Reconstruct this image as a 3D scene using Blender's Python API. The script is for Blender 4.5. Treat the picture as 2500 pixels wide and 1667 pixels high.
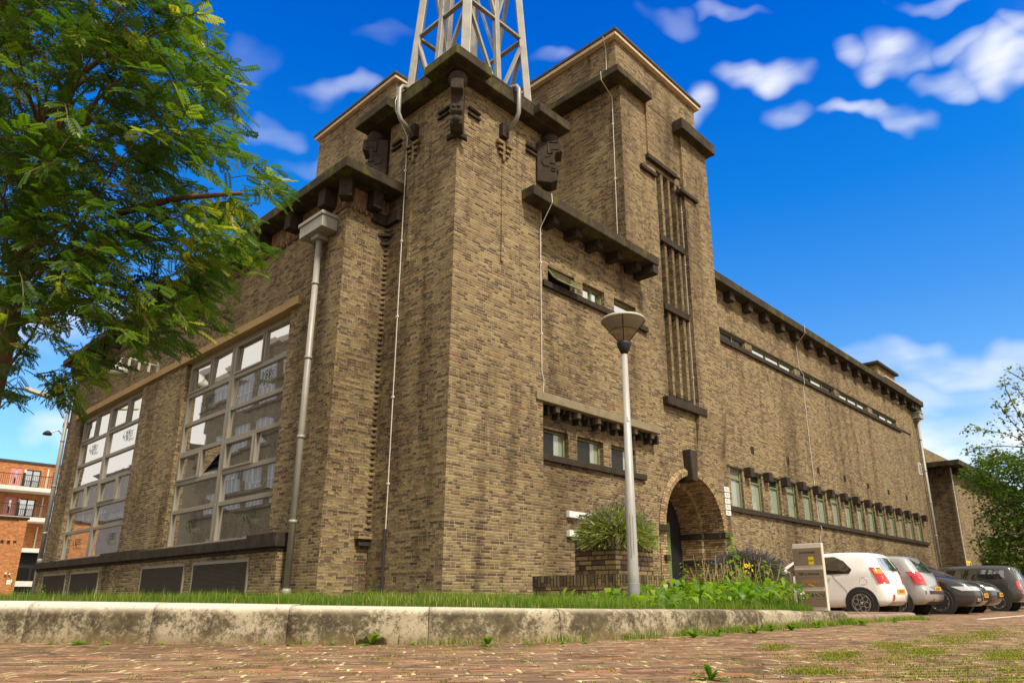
import bpy, bmesh, math, random
import numpy as np
from mathutils import Vector, Matrix
R = math.radians
for o in list(bpy.data.objects): bpy.data.objects.remove(o)
SC = bpy.context.scene
COL = SC.collection

# ------------------------------------------------------------------ camera
YAW, PITCH, FPX, CX, CY = R(46.739), R(16.747), 1747.3, 1292.8, 935.3
CAM = Vector((-7.911, -9.422, 0.28))
cd = bpy.data.cameras.new('camera'); cam = bpy.data.objects.new('camera', cd); COL.objects.link(cam)
fwd = Vector((math.sin(YAW)*math.cos(PITCH), math.cos(YAW)*math.cos(PITCH), math.sin(PITCH)))
cam.location = CAM
cam.rotation_euler = fwd.to_track_quat('-Z', 'Y').to_euler()
cd.sensor_width = 36; cd.lens = FPX/2500*36
cd.shift_x = (1250-CX)/2500; cd.shift_y = (CY-833.5)/2500
cd.clip_start = 0.05; cd.clip_end = 2000
SC.camera = cam

# ------------------------------------------------------------------ view, sun, sky
SC.view_settings.view_transform = 'Standard'; SC.view_settings.look = 'None'
SC.view_settings.exposure = 0.5; SC.view_settings.gamma = 1
SUN_AZ, SUN_EL = R(193), R(52)
sd = bpy.data.lights.new('sun', 'SUN'); sd.energy = 3.7; sd.angle = R(7); sd.color = (1.0, 0.90, 0.73)
sun = bpy.data.objects.new('sun', sd); COL.objects.link(sun)
sdir = Vector((math.sin(SUN_AZ)*math.cos(SUN_EL), math.cos(SUN_AZ)*math.cos(SUN_EL), math.sin(SUN_EL)))
sun.rotation_euler = sdir.to_track_quat('Z', 'Y').to_euler(); sun.location = (0, -20, 40)

class N:
    """small helper for node trees"""
    def __init__(s, tree): s.t = tree; s.n = tree.nodes; s.l = tree.links
    def new(s, typ, **kw):
        n = s.n.new(typ)
        for k, v in kw.items(): setattr(n, k, v)
        return n
    def put(s, sock, v):
        if isinstance(v, bpy.types.NodeSocket): s.l.new(v, sock)
        elif v is not None:
            if isinstance(v, (tuple, list)) and sock.type == 'RGBA' and len(v) == 3: v = (*v, 1)
            sock.default_value = v
    def m(s, op, a, b=None, c=None, clamp=False):
        n = s.new('ShaderNodeMath', operation=op, use_clamp=clamp)
        s.put(n.inputs[0], a)
        if b is not None: s.put(n.inputs[1], b)
        if c is not None: s.put(n.inputs[2], c)
        return n.outputs[0]
    def mix(s, f, a, b, typ='MIX'):
        n = s.new('ShaderNodeMix', data_type='RGBA', blend_type=typ)
        s.put(n.inputs[0], f); s.put(n.inputs[6], a); s.put(n.inputs[7], b)
        return n.outputs[2]
    def ramp(s, f, stops, interp='LINEAR'):
        n = s.new('ShaderNodeValToRGB'); n.color_ramp.interpolation = interp
        e = n.color_ramp.elements
        while len(e) < len(stops): e.new(0.5)
        for i, (p, c) in enumerate(stops):
            e[i].position = p; e[i].color = (*c, 1) if len(c) == 3 else c
        s.put(n.inputs[0], f); return n.outputs[0]
    def rng(s, v, a, b, c=0.0, d=1.0, smooth=True):
        n = s.new('ShaderNodeMapRange', interpolation_type='SMOOTHSTEP' if smooth else 'LINEAR')
        for i, x in enumerate((v, a, b, c, d)): s.put(n.inputs[i], x)
        return n.outputs[0]
    def noise(s, vec, scale, detail=3, rough=0.55, dist=0.0, dim='3D'):
        n = s.new('ShaderNodeTexNoise', noise_dimensions=dim)
        s.put(n.inputs['Vector'], vec); n.inputs['Scale'].default_value = scale
        n.inputs['Detail'].default_value = detail; n.inputs['Roughness'].default_value = rough
        n.inputs['Distortion'].default_value = dist
        return n.outputs[0]
    def white(s, x, y=None):
        n = s.new('ShaderNodeTexWhiteNoise', noise_dimensions='2D')
        c = s.new('ShaderNodeCombineXYZ'); s.put(c.inputs[0], x)
        if y is not None: s.put(c.inputs[1], y)
        s.l.new(c.outputs[0], n.inputs['Vector']); return n.outputs[0]
    def sep(s, v):
        n = s.new('ShaderNodeSeparateXYZ'); s.l.new(v, n.inputs[0]); return n.outputs
    def comb(s, x, y, z=0.0):
        n = s.new('ShaderNodeCombineXYZ')
        for i, q in enumerate((x, y, z)): s.put(n.inputs[i], q)
        return n.outputs[0]

def pix_dir(px, py):
    r = Vector((math.cos(YAW), -math.sin(YAW), 0)); u = r.cross(fwd)
    return (fwd + r*(px-CX)/FPX + u*(CY-py)/FPX).normalized()

W = bpy.data.worlds.new('World'); SC.world = W; W.use_nodes = True
k = N(W.node_tree); k.n.clear()
out = k.new('ShaderNodeOutputWorld'); bg = k.new('ShaderNodeBackground')
sky = k.new('ShaderNodeTexSky', sky_type='NISHITA'); sky.sun_disc = False
sky.sun_elevation = SUN_EL; sky.sun_rotation = SUN_AZ; sky.ozone_density = 3.0; sky.dust_density = 0.4; sky.air_density = 1.0
tc = k.new('ShaderNodeTexCoord'); d = tc.outputs['Generated']
dx, dy, dz = k.sep(d)
el = k.m('ARCSINE', dz); az = k.m('ARCTAN2', dx, dy)
base = k.mix(1.0, sky.outputs[0], k.ramp(k.rng(el, 0.0, 0.95, smooth=False), [(0, (1.0, 1.25, 1.3)), (0.24, (0.80, 1.25, 1.50)), (0.40, (0.34, 1.06, 1.66)), (0.55, (0.05, 0.94, 1.80)), (0.72, (0.0, 0.76, 1.88)), (0.92, (0.0, 0.56, 1.80))]), 'MULTIPLY')
nz1 = k.noise(d, 3.2, 4, 0.55); nz2 = k.noise(k.comb(k.m('MULTIPLY', dx, 1.0), k.m('MULTIPLY', dy, 1.0), k.m('MULTIPLY', dz, 2.4)), 7.0, 4, 0.55)
wrp = k.new('ShaderNodeTexNoise'); k.put(wrp.inputs['Vector'], d); wrp.inputs['Scale'].default_value = 7.0; wrp.inputs['Detail'].default_value = 3; wrp.inputs['Roughness'].default_value = .5
wx, wy, wz = k.sep(wrp.outputs[1]); dw = k.comb(*[k.m('ADD', q, k.m('MULTIPLY', k.m('SUBTRACT', w, .5), .15)) for q, w in zip((dx, dy, dz), (wx, wy, wz))])
cr = Vector((math.cos(YAW), -math.sin(YAW), 0)); cu_ = cr.cross(fwd)
def vdot(a, v):
    n = k.new('ShaderNodeVectorMath', operation='DOT_PRODUCT'); k.l.new(a, n.inputs[0]); n.inputs[1].default_value = v; return n.outputs['Value']
CLOUDS = [  # photo position of each cloud puff (its direction in the sky), half width, half height in photo px, strength
 (860, 215, 95, 30, .36), (640, 150, 60, 45, .10), (660, 285, 55, 28, .26), (720, 358, 70, 22, .14), (1340, 160, 80, 24, .26), (915, 60, 60, 26, .12),
 (1640, 60, 70, 34, .18), (1800, 20, 110, 20, .40), (2270, 10, 70, 20, .38),
 (1880, 178, 105, 34, .80), (1730, 262, 65, 42, .70), (1960, 265, 62, 30, .40), (2180, 125, 85, 50, .85), (2080, 120, 45, 24, .5), (2125, 255, 92, 24, .62),
 (2320, 130, 80, 20, .55), (2440, 160, 130, 50, .95), (2300, 195, 90, 26, .6), (2470, 105, 70, 30, .7),
 (2300, 885, 300, 55, .62), (2300, 1120, 400, 130, 1.0), (2540, 1080, 260, 190, 1.0), (2230, 960, 150, 50, .45), (2420, 970, 200, 60, .42),
 (150, 1085, 75, 40, .5), (90, 830, 130, 60, .75), (240, 770, 120, 50, .6), (60, 900, 90, 25, .4)]
cl = None
for px, py, hw, hh, st in CLOUDS:
    v = pix_dir(px, py); tr_ = (cr-v*cr.dot(v)).normalized(); tu_ = v.cross(tr_)*-1
    ra = (pix_dir(px+hw, py)-v).length; re = (pix_dir(px, py-hh)-v).length
    A = k.m('DIVIDE', k.m('SUBTRACT', vdot(dw, tr_), 0.0), ra*.68); Bq = k.m('DIVIDE', vdot(dw, tu_), re*.72); B = k.m('MULTIPLY', Bq, 1.0)
    r2 = k.m('ADD', k.m('MULTIPLY', A, A), k.m('MULTIPLY', B, B))
    f = k.m('MULTIPLY', k.m('MULTIPLY', k.rng(r2, 3.4, -0.9), k.m('GREATER_THAN', vdot(d, v), 0.5)), st)
    cl = f if cl is None else k.m('MAXIMUM', cl, f)
nz3 = k.noise(k.comb(k.m('MULTIPLY', az, 1.0), k.m('MULTIPLY', el, 3.0)), 9.0, 3, 0.5)
cl = k.m('MULTIPLY', cl, k.rng(nz3, 0.28, 0.66, 0.42, 1.1))
# bright broken overcast everywhere except the clear patch of sky north of the street
hl = k.m('SQRT', k.m('ADD', k.m('MULTIPLY', dx, dx), k.m('MULTIPLY', dy, dy)))
fdot = k.m('DIVIDE', k.m('ADD', k.m('MULTIPLY', dx, math.sin(YAW)), k.m('MULTIPLY', dy, math.cos(YAW))), k.m('MAXIMUM', hl, 0.001))
wv = k.m('MULTIPLY', k.m('SUBTRACT', nz1, 0.5), 0.35)
bk = k.m('MAXIMUM', k.rng(k.m('ADD', fdot, k.m('MULTIPLY', wv, .5)), 0.77, 0.52), k.rng(k.m('ADD', el, k.m('MULTIPLY', wv, 0.4)), 0.86, 1.06))
low = k.rng(el, 0.10, -0.02, 0.0, 0.75)
cl = k.m('MAXIMUM', k.m('MAXIMUM', cl, bk), low, clamp=True)
ccol = k.mix(k.rng(nz2, 0.35, 0.75), (7.4, 7.6, 8.0), (8.8, 8.7, 8.6))
ccol = k.mix(bk, ccol, (7.2, 6.8, 6.2))
skyc = k.mix(cl, base, ccol)
k.put(bg.inputs[0], skyc); bg.inputs[1].default_value = 0.10
k.l.new(bg.outputs[0], out.inputs[0])

# ------------------------------------------------------------------ materials
MATS = {}
def mat(name):
    m = bpy.data.materials.new(name); m.use_nodes = True; t = N(m.node_tree); t.n.clear()
    o = t.new('ShaderNodeOutputMaterial'); b = t.new('ShaderNodeBsdfPrincipled'); t.l.new(b.outputs[0], o.inputs[0])
    MATS[name] = m; return m, t, b, o

def bump(t, b, h, dist, strength=1.0):
    n = t.new('ShaderNodeBump'); n.inputs['Distance'].default_value = dist; n.inputs['Strength'].default_value = strength
    t.put(n.inputs['Height'], h); t.l.new(n.outputs[0], b.inputs['Normal'])

def brick_mat(name, L, H, J, stops, mortar, hdr=0.35, swap=False, weather=0.5, rough=0.88, bumpd=0.010, moss=None, mort2=None):
    m, t, b, o = mat(name)
    uvn = t.new('ShaderNodeUVMap', uv_map='uv'); u, v, _ = t.sep(uvn.outputs[0])
    P = t.new('ShaderNodeNewGeometry').outputs['Position']
    if swap: u, v = v, u
    wob = t.m('MULTIPLY', t.m('SUBTRACT', t.noise(P, 9, 2), 0.5), H*0.22)
    v = t.m('ADD', v, wob); u = t.m('ADD', u, wob)
    vv = t.m('DIVIDE', v, H); row = t.m('FLOOR', vv); fv = t.m('SUBTRACT', vv, row)
    par = t.m('MODULO', t.m('ABSOLUTE', row), 2.0)
    off = t.m('ADD', t.m('MULTIPLY', par, 0.5), t.m('MULTIPLY', t.m('FLOOR', t.m('MULTIPLY', t.white(row, 3.3), 4)), 0.25))
    uu = t.m('ADD', t.m('DIVIDE', u, L), off); cell = t.m('FLOOR', uu); fu = t.m('SUBTRACT', uu, cell)
    ish = t.m('LESS_THAN', t.white(t.m('ADD', cell, 17.7), row), hdr)
    half = t.m('MULTIPLY', ish, t.m('GREATER_THAN', fu, 0.5))
    fh = t.m('MODULO', t.m('MULTIPLY', fu, t.m('ADD', ish, 1.0)), 1.0)
    Lc = t.m('DIVIDE', L, t.m('ADD', ish, 1.0))
    idu = t.m('ADD', cell, t.m('MULTIPLY', half, 0.5))
    rnd = t.white(idu, row); rnd2 = t.white(t.m('ADD', idu, 91.3), row)
    eu = t.m('MULTIPLY', t.m('MINIMUM', fh, t.m('SUBTRACT', 1.0, fh)), Lc)
    ev = t.m('MULTIPLY', t.m('MINIMUM', fv, t.m('SUBTRACT', 1.0, fv)), H)
    e = t.m('ADD', t.m('MINIMUM', eu, ev), t.m('MULTIPLY', t.m('SUBTRACT', t.noise(P, 55, 3), 0.5), J*0.9))
    brick = t.rng(e, J*0.30, J*0.72); under = t.m('MULTIPLY', t.rng(fv, 0.27, 0.06), t.rng(t.noise(P, 14, 3), .35, .6))  # under: shadow line painted into the colour along each bed joint
    col = t.ramp(rnd, stops)
    col = t.mix(1.0, col, t.ramp(t.noise(P, 40, 4, 0.7), [(0.25, (.62, .60, .58)), (0.5, (1, 1, 1)), (0.8, (1.25, 1.22, 1.15))]), 'MULTIPLY')
    col = t.mix(t.m('MULTIPLY', rnd2, 0.35), col, (.16, .13, .10), 'MIX')
    mc = t.mix(t.rng(t.noise(P, 5.0, 5, .7), .38, .60) if moss else t.noise(P, 6, 3), mortar, mort2 or tuple(q*0.62 for q in mortar))
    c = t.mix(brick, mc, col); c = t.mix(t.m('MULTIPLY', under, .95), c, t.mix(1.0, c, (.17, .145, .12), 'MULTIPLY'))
    sv = t.comb(*[t.m('MULTIPLY', q, s) for q, s in zip(t.sep(P), (1.0, 1.0, 0.28))])
    w1 = t.noise(sv, 0.55, 5, 0.62, 0.4); w2 = t.noise(sv, 2.2, 5, 0.65)
    c = t.mix(t.m('MULTIPLY', t.rng(w1, 0.48, 0.72), weather), c, t.mix(1.0, c, (.42, .39, .36), 'MULTIPLY'))
    c = t.mix(t.m('MULTIPLY', t.rng(w2, 0.50, 0.75), weather*0.9), c, t.mix(1.0, c, (.45, .41, .38), 'MULTIPLY'))
    c = t.mix(t.m('MULTIPLY', t.rng(w2, 0.45, 0.28), weather*0.45), c, t.mix(1.0, c, (1.30, 1.27, 1.20), 'MULTIPLY'))
    w3 = t.noise(t.comb(*[t.m('MULTIPLY', q, s_) for q, s_ in zip(t.sep(P), (1.5, 1.5, .13))]), 1.3, 5, .6)
    c = t.mix(t.m('MULTIPLY', t.rng(w3, .52, .68), weather*.75), c, t.mix(1.0, c, (.44, .40, .37), 'MULTIPLY'))
    if moss is not None:
        mm = t.m('MULTIPLY', t.m('SUBTRACT', 1.0, brick), t.rng(t.noise(P, 2.1, 4, 0.6), moss[3], moss[3]+0.10))
        mm2 = t.m('MULTIPLY', t.rng(t.noise(P, 5.5, 5, 0.7), moss[3]+0.12, moss[3]+0.2), 0.75)
        c = t.mix(t.m('MAXIMUM', mm, mm2), c, moss[:3])
    t.put(b.inputs['Base Color'], c); b.inputs['Roughness'].default_value = rough
    b.inputs['Specular IOR Level'].default_value = 0.25
    hgt = t.m('ADD', t.m('MULTIPLY', brick, t.m('ADD', 0.75, t.m('MULTIPLY', rnd2, 0.45))), t.m('MULTIPLY', t.noise(P, 60, 4, 0.7), 0.35))
    bump(t, b, hgt, bumpd)
    return m

BST = [(0.0, (.062, .038, .027)), (0.12, (.098, .062, .041)), (0.26, (.160, .106, .061)), (0.42, (.222, .155, .077)), (0.58, (.278, .203, .094)),
       (0.75, (.330, .245, .114)), (0.89, (.37, .28, .138)), (0.945, (.24, .152, .085)), (0.985, (.172, .086, .062)), (1.0, (.23, .078, .050))]
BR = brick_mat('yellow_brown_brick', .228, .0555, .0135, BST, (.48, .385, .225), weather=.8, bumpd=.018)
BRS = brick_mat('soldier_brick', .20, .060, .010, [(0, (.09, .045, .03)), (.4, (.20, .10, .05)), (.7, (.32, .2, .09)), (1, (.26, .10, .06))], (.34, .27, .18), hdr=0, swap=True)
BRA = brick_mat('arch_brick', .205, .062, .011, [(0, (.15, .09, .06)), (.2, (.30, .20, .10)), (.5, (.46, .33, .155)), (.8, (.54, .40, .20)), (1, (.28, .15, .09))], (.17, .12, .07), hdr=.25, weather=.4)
BRO = brick_mat('orange_brick', .22, .07, .012, [(0, (.42, .12, .03)), (.3, (.58, .19, .045)), (.7, (.72, .28, .075)), (1, (.48, .14, .05))], (.62, .42, .26), weather=.15)
BRP = brick_mat('planter_brick', .23, .066, .014, [(0, (.05, .032, .02)), (.25, (.12, .055, .035)), (.5, (.24, .165, .07)), (.8, (.33, .24, .10)), (1, (.15, .08, .04))], (.075, .06, .035), weather=1.0)
BRPS = brick_mat('planter_soldier', .20, .062, .012, [(0, (.05, .035, .02)), (.5, (.16, .115, .05)), (1, (.24, .17, .075))], (.06, .05, .03), hdr=0, swap=True, weather=1.0)
RB = brick_mat('clinker_paving', .212, .094, .019, [(0, (.13, .07, .045)), (.25, (.21, .105, .064)), (.5, (.27, .14, .080)), (.75, (.31, .175, .105)), (.9, (.36, .145, .068)), (1, (.23, .145, .10))],
               (.74, .60, .33), hdr=0.0, weather=.5, bumpd=.012, moss=(.20, .21, .02, .57), mort2=(.13, .085, .04))

def plain(name, col, rough=0.6, metal=0.0, var=0.15, scale=6.0, bumpd=0.0, spec=0.5, stain=None, coat=0.0):
    m, t, b, o = mat(name)
    P = t.new('ShaderNodeNewGeometry').outputs['Position']
    n = t.noise(P, scale, 5, 0.65)
    lo = tuple(c*(1-var) for c in col); hi = tuple(min(1, c*(1+var)) for c in col)
    c = t.ramp(n, [(0.3, lo), (0.7, hi)])
    if stain:
        n2 = t.noise(t.comb(*[t.m('MULTIPLY', q, s) for q, s in zip(t.sep(P), (1, 1, .5))]), stain[4], 6, 0.68)
        c = t.mix(t.m('MULTIPLY', t.rng(n2, stain[3]-0.05, stain[3]+0.08), stain[5] if len(stain) > 5 else 0.85), c, stain[:3])
    t.put(b.inputs['Base Color'], c); b.inputs['Roughness'].default_value = rough; b.inputs['Metallic'].default_value = metal
    b.inputs['Specular IOR Level'].default_value = spec; b.inputs['Coat Weight'].default_value = coat; b.inputs['Coat Roughness'].default_value = 0.03
    if bumpd: bump(t, b, t.noise(P, scale*8, 5, 0.7), bumpd)
    return m
STONE = plain('dark_basalt', (.038, .029, .021), .85, var=.4, scale=5, bumpd=.008, spec=.2, stain=(.085, .070, .048, .63, 7, .55))
MOSSY = plain('mossy_concrete', (.046, .036, .024), .9, var=.4, scale=4, bumpd=.008, spec=.2, stain=(.095, .090, .016, .56, 2.2, .8))
TOTEM = plain('carved_tuff', (.050, .038, .029), .9, var=.25, scale=12, bumpd=.010, spec=.2, stain=(.16, .14, .11, .68, 30, .7))
CONC = plain('sandy_concrete', (.225, .185, .12), .85, var=.2, scale=4, bumpd=.005, spec=.2, stain=(.16, .13, .085, .58, 7, .6))
LINT = plain('ochre_lintel', (.35, .235, .11), .85, var=.15, scale=2.5, bumpd=.004, spec=.2, stain=(.30, .19, .08, .6, 5, .5))
CREAM = plain('cream_trim', (.60, .47, .30), .7)
ROOF = plain('roof_felt', (.06, .055, .05), .9)
FRAME = plain('grey_frame', (.24, .215, .175), .5, var=.08, scale=2)
GREENF = plain('green_frame', (.165, .19, .085), .5, var=.15)
STEEL = plain('galvanised_steel', (.27, .26, .235), .5, metal=.2, var=.2, scale=3, stain=(.22, .19, .14, .64, 5, .6))
PIPE = plain('zinc_pipe', (.31, .295, .26), .5, metal=.15, var=.12, scale=3)
WHITE = plain('white_paint', (.78, .77, .73), .45, var=.04)
BLACK = plain('black_matt', (.010, .010, .011), .6, var=.1)
DARKROOM = plain('dark_interior', (.02, .018, .016), .9)
WIRE = plain('pale_wire', (.62, .60, .56), .5)
GRILLE = plain('grille_metal', (.075, .066, .055), .7, var=.15)
SOIL = plain('soil', (.10, .075, .045), .95, var=.4, scale=5, bumpd=.02, stain=(.07, .09, .02, .5, 3, .8))
BARK = plain('bark', (.17, .105, .055), .9, var=.4, scale=9, bumpd=.02)
RUBBER = plain('tyre_rubber', (.018, .017, .016), .75)
ALLOY = plain('alloy', (.55, .54, .52), .3, metal=.8, var=.05)
CHROME = plain('chrome', (.75, .75, .75), .12, metal=1.0, var=.02)
PLATE = plain('plate_yellow', (.75, .34, .015), .45, var=.03)
YELLOW = plain('sign_yellow', (.80, .56, .01), .5, var=.04)
BROWNP = plain('sign_brown', (.22, .165, .115), .55, var=.08)
SIGNW = plain('sign_cream', (.66, .60, .50), .6, var=.08, stain=(.42, .36, .27, .62, 8, .6))
BLUEISH = plain('teal_paint', (.05, .35, .38), .5)
RED = plain('red_lens', (.50, .012, .012), .15, var=.1, scale=20, coat=1.0)
ORANGE = plain('orange_lens', (.75, .22, .02), .2, coat=1.0)
DOORP = plain('pink_door', (.55, .22, .20), .5)
SLAB = plain('white_slab', (.70, .67, .62), .7)
GREENP = plain('olive_panel', (.14, .20, .065), .55)
LAMPG = plain('lamp_greige', (.40, .40, .33), .5)
POST = plain('post_grey', (.40, .385, .365), .42, metal=.2, var=.1, scale=4, stain=(.20, .20, .20, .70, 5, .5))
WPAINT = plain('car_white', (.88, .875, .86), .3, var=.01, coat=1.0)
SPAINT = plain('car_silver', (.42, .41, .40), .3, metal=.45, var=.03, coat=1.0)
GPAINT = plain('car_grey', (.030, .028, .029), .28, metal=.2, var=.03, coat=1.0)
KPAINT = plain('car_black', (.015, .015, .016), .25, var=.03, coat=1.0)
MPAINT = plain('car_anthracite', (.05, .047, .044), .3, metal=.3, var=.03, coat=1.0)
CARDARK = plain('car_trim', (.02, .02, .02), .6)

def glass(name, col, refl=0.6, wav=0.0, rough=0.015, ws=1.3):
    m, t, b, o = mat(name)
    P = t.new('ShaderNodeNewGeometry').outputs['Position']
    b.inputs['Base Color'].default_value = (*col, 1); b.inputs['Roughness'].default_value = .25; b.inputs['Specular IOR Level'].default_value = .2
    g = t.new('ShaderNodeBsdfGlossy'); g.inputs['Roughness'].default_value = rough; g.inputs['Color'].default_value = (.96, .97, .97, 1)
    lw = t.new('ShaderNodeLayerWeight'); lw.inputs[0].default_value = .35
    mx = t.new('ShaderNodeMixShader')
    t.put(mx.inputs[0], t.rng(lw.outputs['Facing'], 0.0, 1.0, refl*.85, min(1.0, refl*1.35), False))
    t.l.new(b.outputs[0], mx.inputs[1]); t.l.new(g.outputs[0], mx.inputs[2]); t.l.new(mx.outputs[0], o.inputs[0])
    if wav:
        n = t.new('ShaderNodeBump'); n.inputs['Distance'].default_value = wav; t.put(n.inputs['Height'], t.noise(P, ws, 2, .5))
        t.l.new(n.outputs[0], g.inputs['Normal'])
    return m
GLASS = glass('window_glass', (.23, .185, .125), .66, .0015, ws=.7)
GLASSB = glass('mirror_glass', (.03, .03, .03), .85, .001)
GLASSF = glass('frosted_glass', (.27, .30, .235), .16, .003)
GLASSD = glass('dark_glass', (.014, .014, .011), .015, .002)
CGLASS = glass('car_glass', (.012, .013, .014), .30, 0)
CGLASSR = glass('car_rear_glass', (.05, .05, .05), .70, 0)
HEADL = glass('headlight_glass', (.5, .5, .5), .5, 0)

def kerb_mat():
    m, t, b, o = mat('kerb_concrete')
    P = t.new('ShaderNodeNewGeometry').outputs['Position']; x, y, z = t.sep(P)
    c = t.ramp(t.noise(P, 5, 5, .7), [(.3, (.29, .235, .155)), (.7, (.47, .405, .29))]); c = t.mix(t.rng(z, .17, .25), c, (.66, .60, .49))  # paler towards the top: cleaner concrete, with its lit band painted in
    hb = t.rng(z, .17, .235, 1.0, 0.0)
    big = t.noise(P, 2.6, 4, .6); fine = t.noise(P, 26, 6, .75)
    a = t.m('ADD', t.m('MULTIPLY', big, .55), t.m('MULTIPLY', fine, .55))
    fine2 = t.noise(P, 70, 4, .7); a = t.m('ADD', a, t.m('MULTIPLY', t.m('SUBTRACT', fine2, .5), .16)); f = t.m('MULTIPLY', t.rng(a, .47, .62), t.m('ADD', .06, t.m('MULTIPLY', hb, .94)))
    c = t.mix(t.m('MULTIPLY', f, .9), c, t.ramp(t.noise(P, 11, 5, .7), [(.40, (.022, .015, .007)), (.55, (.068, .052, .022)), (.70, (.16, .13, .068))]))
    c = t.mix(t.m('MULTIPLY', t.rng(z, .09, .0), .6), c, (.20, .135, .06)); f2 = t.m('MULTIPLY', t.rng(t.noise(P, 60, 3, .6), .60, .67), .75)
    c = t.mix(f2, c, (.10, .085, .045))
    t.put(b.inputs['Base Color'], c); b.inputs['Roughness'].default_value = .85; b.inputs['Specular IOR Level'].default_value = .25
    bump(t, b, t.m('ADD', fine, t.m('MULTIPLY', f, -.5)), .006); return m
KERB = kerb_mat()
KERB2 = plain('red_kerb', (.27, .18, .135), .85, var=.25, scale=7, bumpd=.006, stain=(.12, .09, .05, .6, 9, .7))

def leaf_mat(name, stops, trans=.45, rough=.45):
    m, t, b, o = mat(name)
    at = t.new('ShaderNodeAttribute', attribute_name='tint')
    c = t.ramp(at.outputs['Fac'], stops)
    t.put(b.inputs['Base Color'], c); b.inputs['Roughness'].default_value = rough; b.inputs['Specular IOR Level'].default_value = .4
    tr = t.new('ShaderNodeBsdfTranslucent'); t.put(tr.inputs[0], t.mix(1.0, c, (1.5, 1.7, .7), 'MULTIPLY'))
    mx = t.new('ShaderNodeMixShader'); mx.inputs[0].default_value = trans
    t.l.new(b.outputs[0], mx.inputs[1]); t.l.new(tr.outputs[0], mx.inputs[2]); t.l.new(mx.outputs[0], o.inputs[0])
    return m
LEAF = leaf_mat('pinnate_leaf', [(0, (.018, .044, .006)), (.35, (.042, .094, .010)), (.7, (.095, .172, .014)), (.92, (.22, .29, .024)), (1, (.40, .38, .04))], .42)
LEAF2 = leaf_mat('hornbeam_leaf', [(0, (.035, .075, .012)), (.5, (.085, .140, .022)), (1, (.26, .25, .06))], .45)
GRASS = leaf_mat('grass_blade', [(0, (.05, .11, .006)), (.5, (.125, .22, .012)), (.85, (.25, .30, .025)), (1, (.50, .38, .14))], .45, .5)
WEED = leaf_mat('weed_leaf', [(0, (.06, .13, .008)), (.5, (.12, .24, .012)), (1, (.27, .36, .025))], .45, .4)
LAV = leaf_mat('lavender_leaf', [(0, (.08, .11, .025)), (.5, (.20, .24, .05)), (.8, (.38, .36, .12)), (1, (.18, .12, .16))], .3, .6)
LAVG = leaf_mat('grey_lavender', [(0, (.04, .045, .03)), (.5, (.09, .09, .06)), (.85, (.15, .14, .10)), (1, (.12, .07, .13))], .3, .6)
MOSSM = leaf_mat('joint_moss', [(0, (.08, .10, .008)), (.6, (.20, .22, .015)), (1, (.36, .34, .04))], .3, .7)
STRAW = leaf_mat('dry_grass', [(0, (.40, .30, .14)), (1, (.62, .50, .28))], .3, .7)
LAMPSH = None

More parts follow.
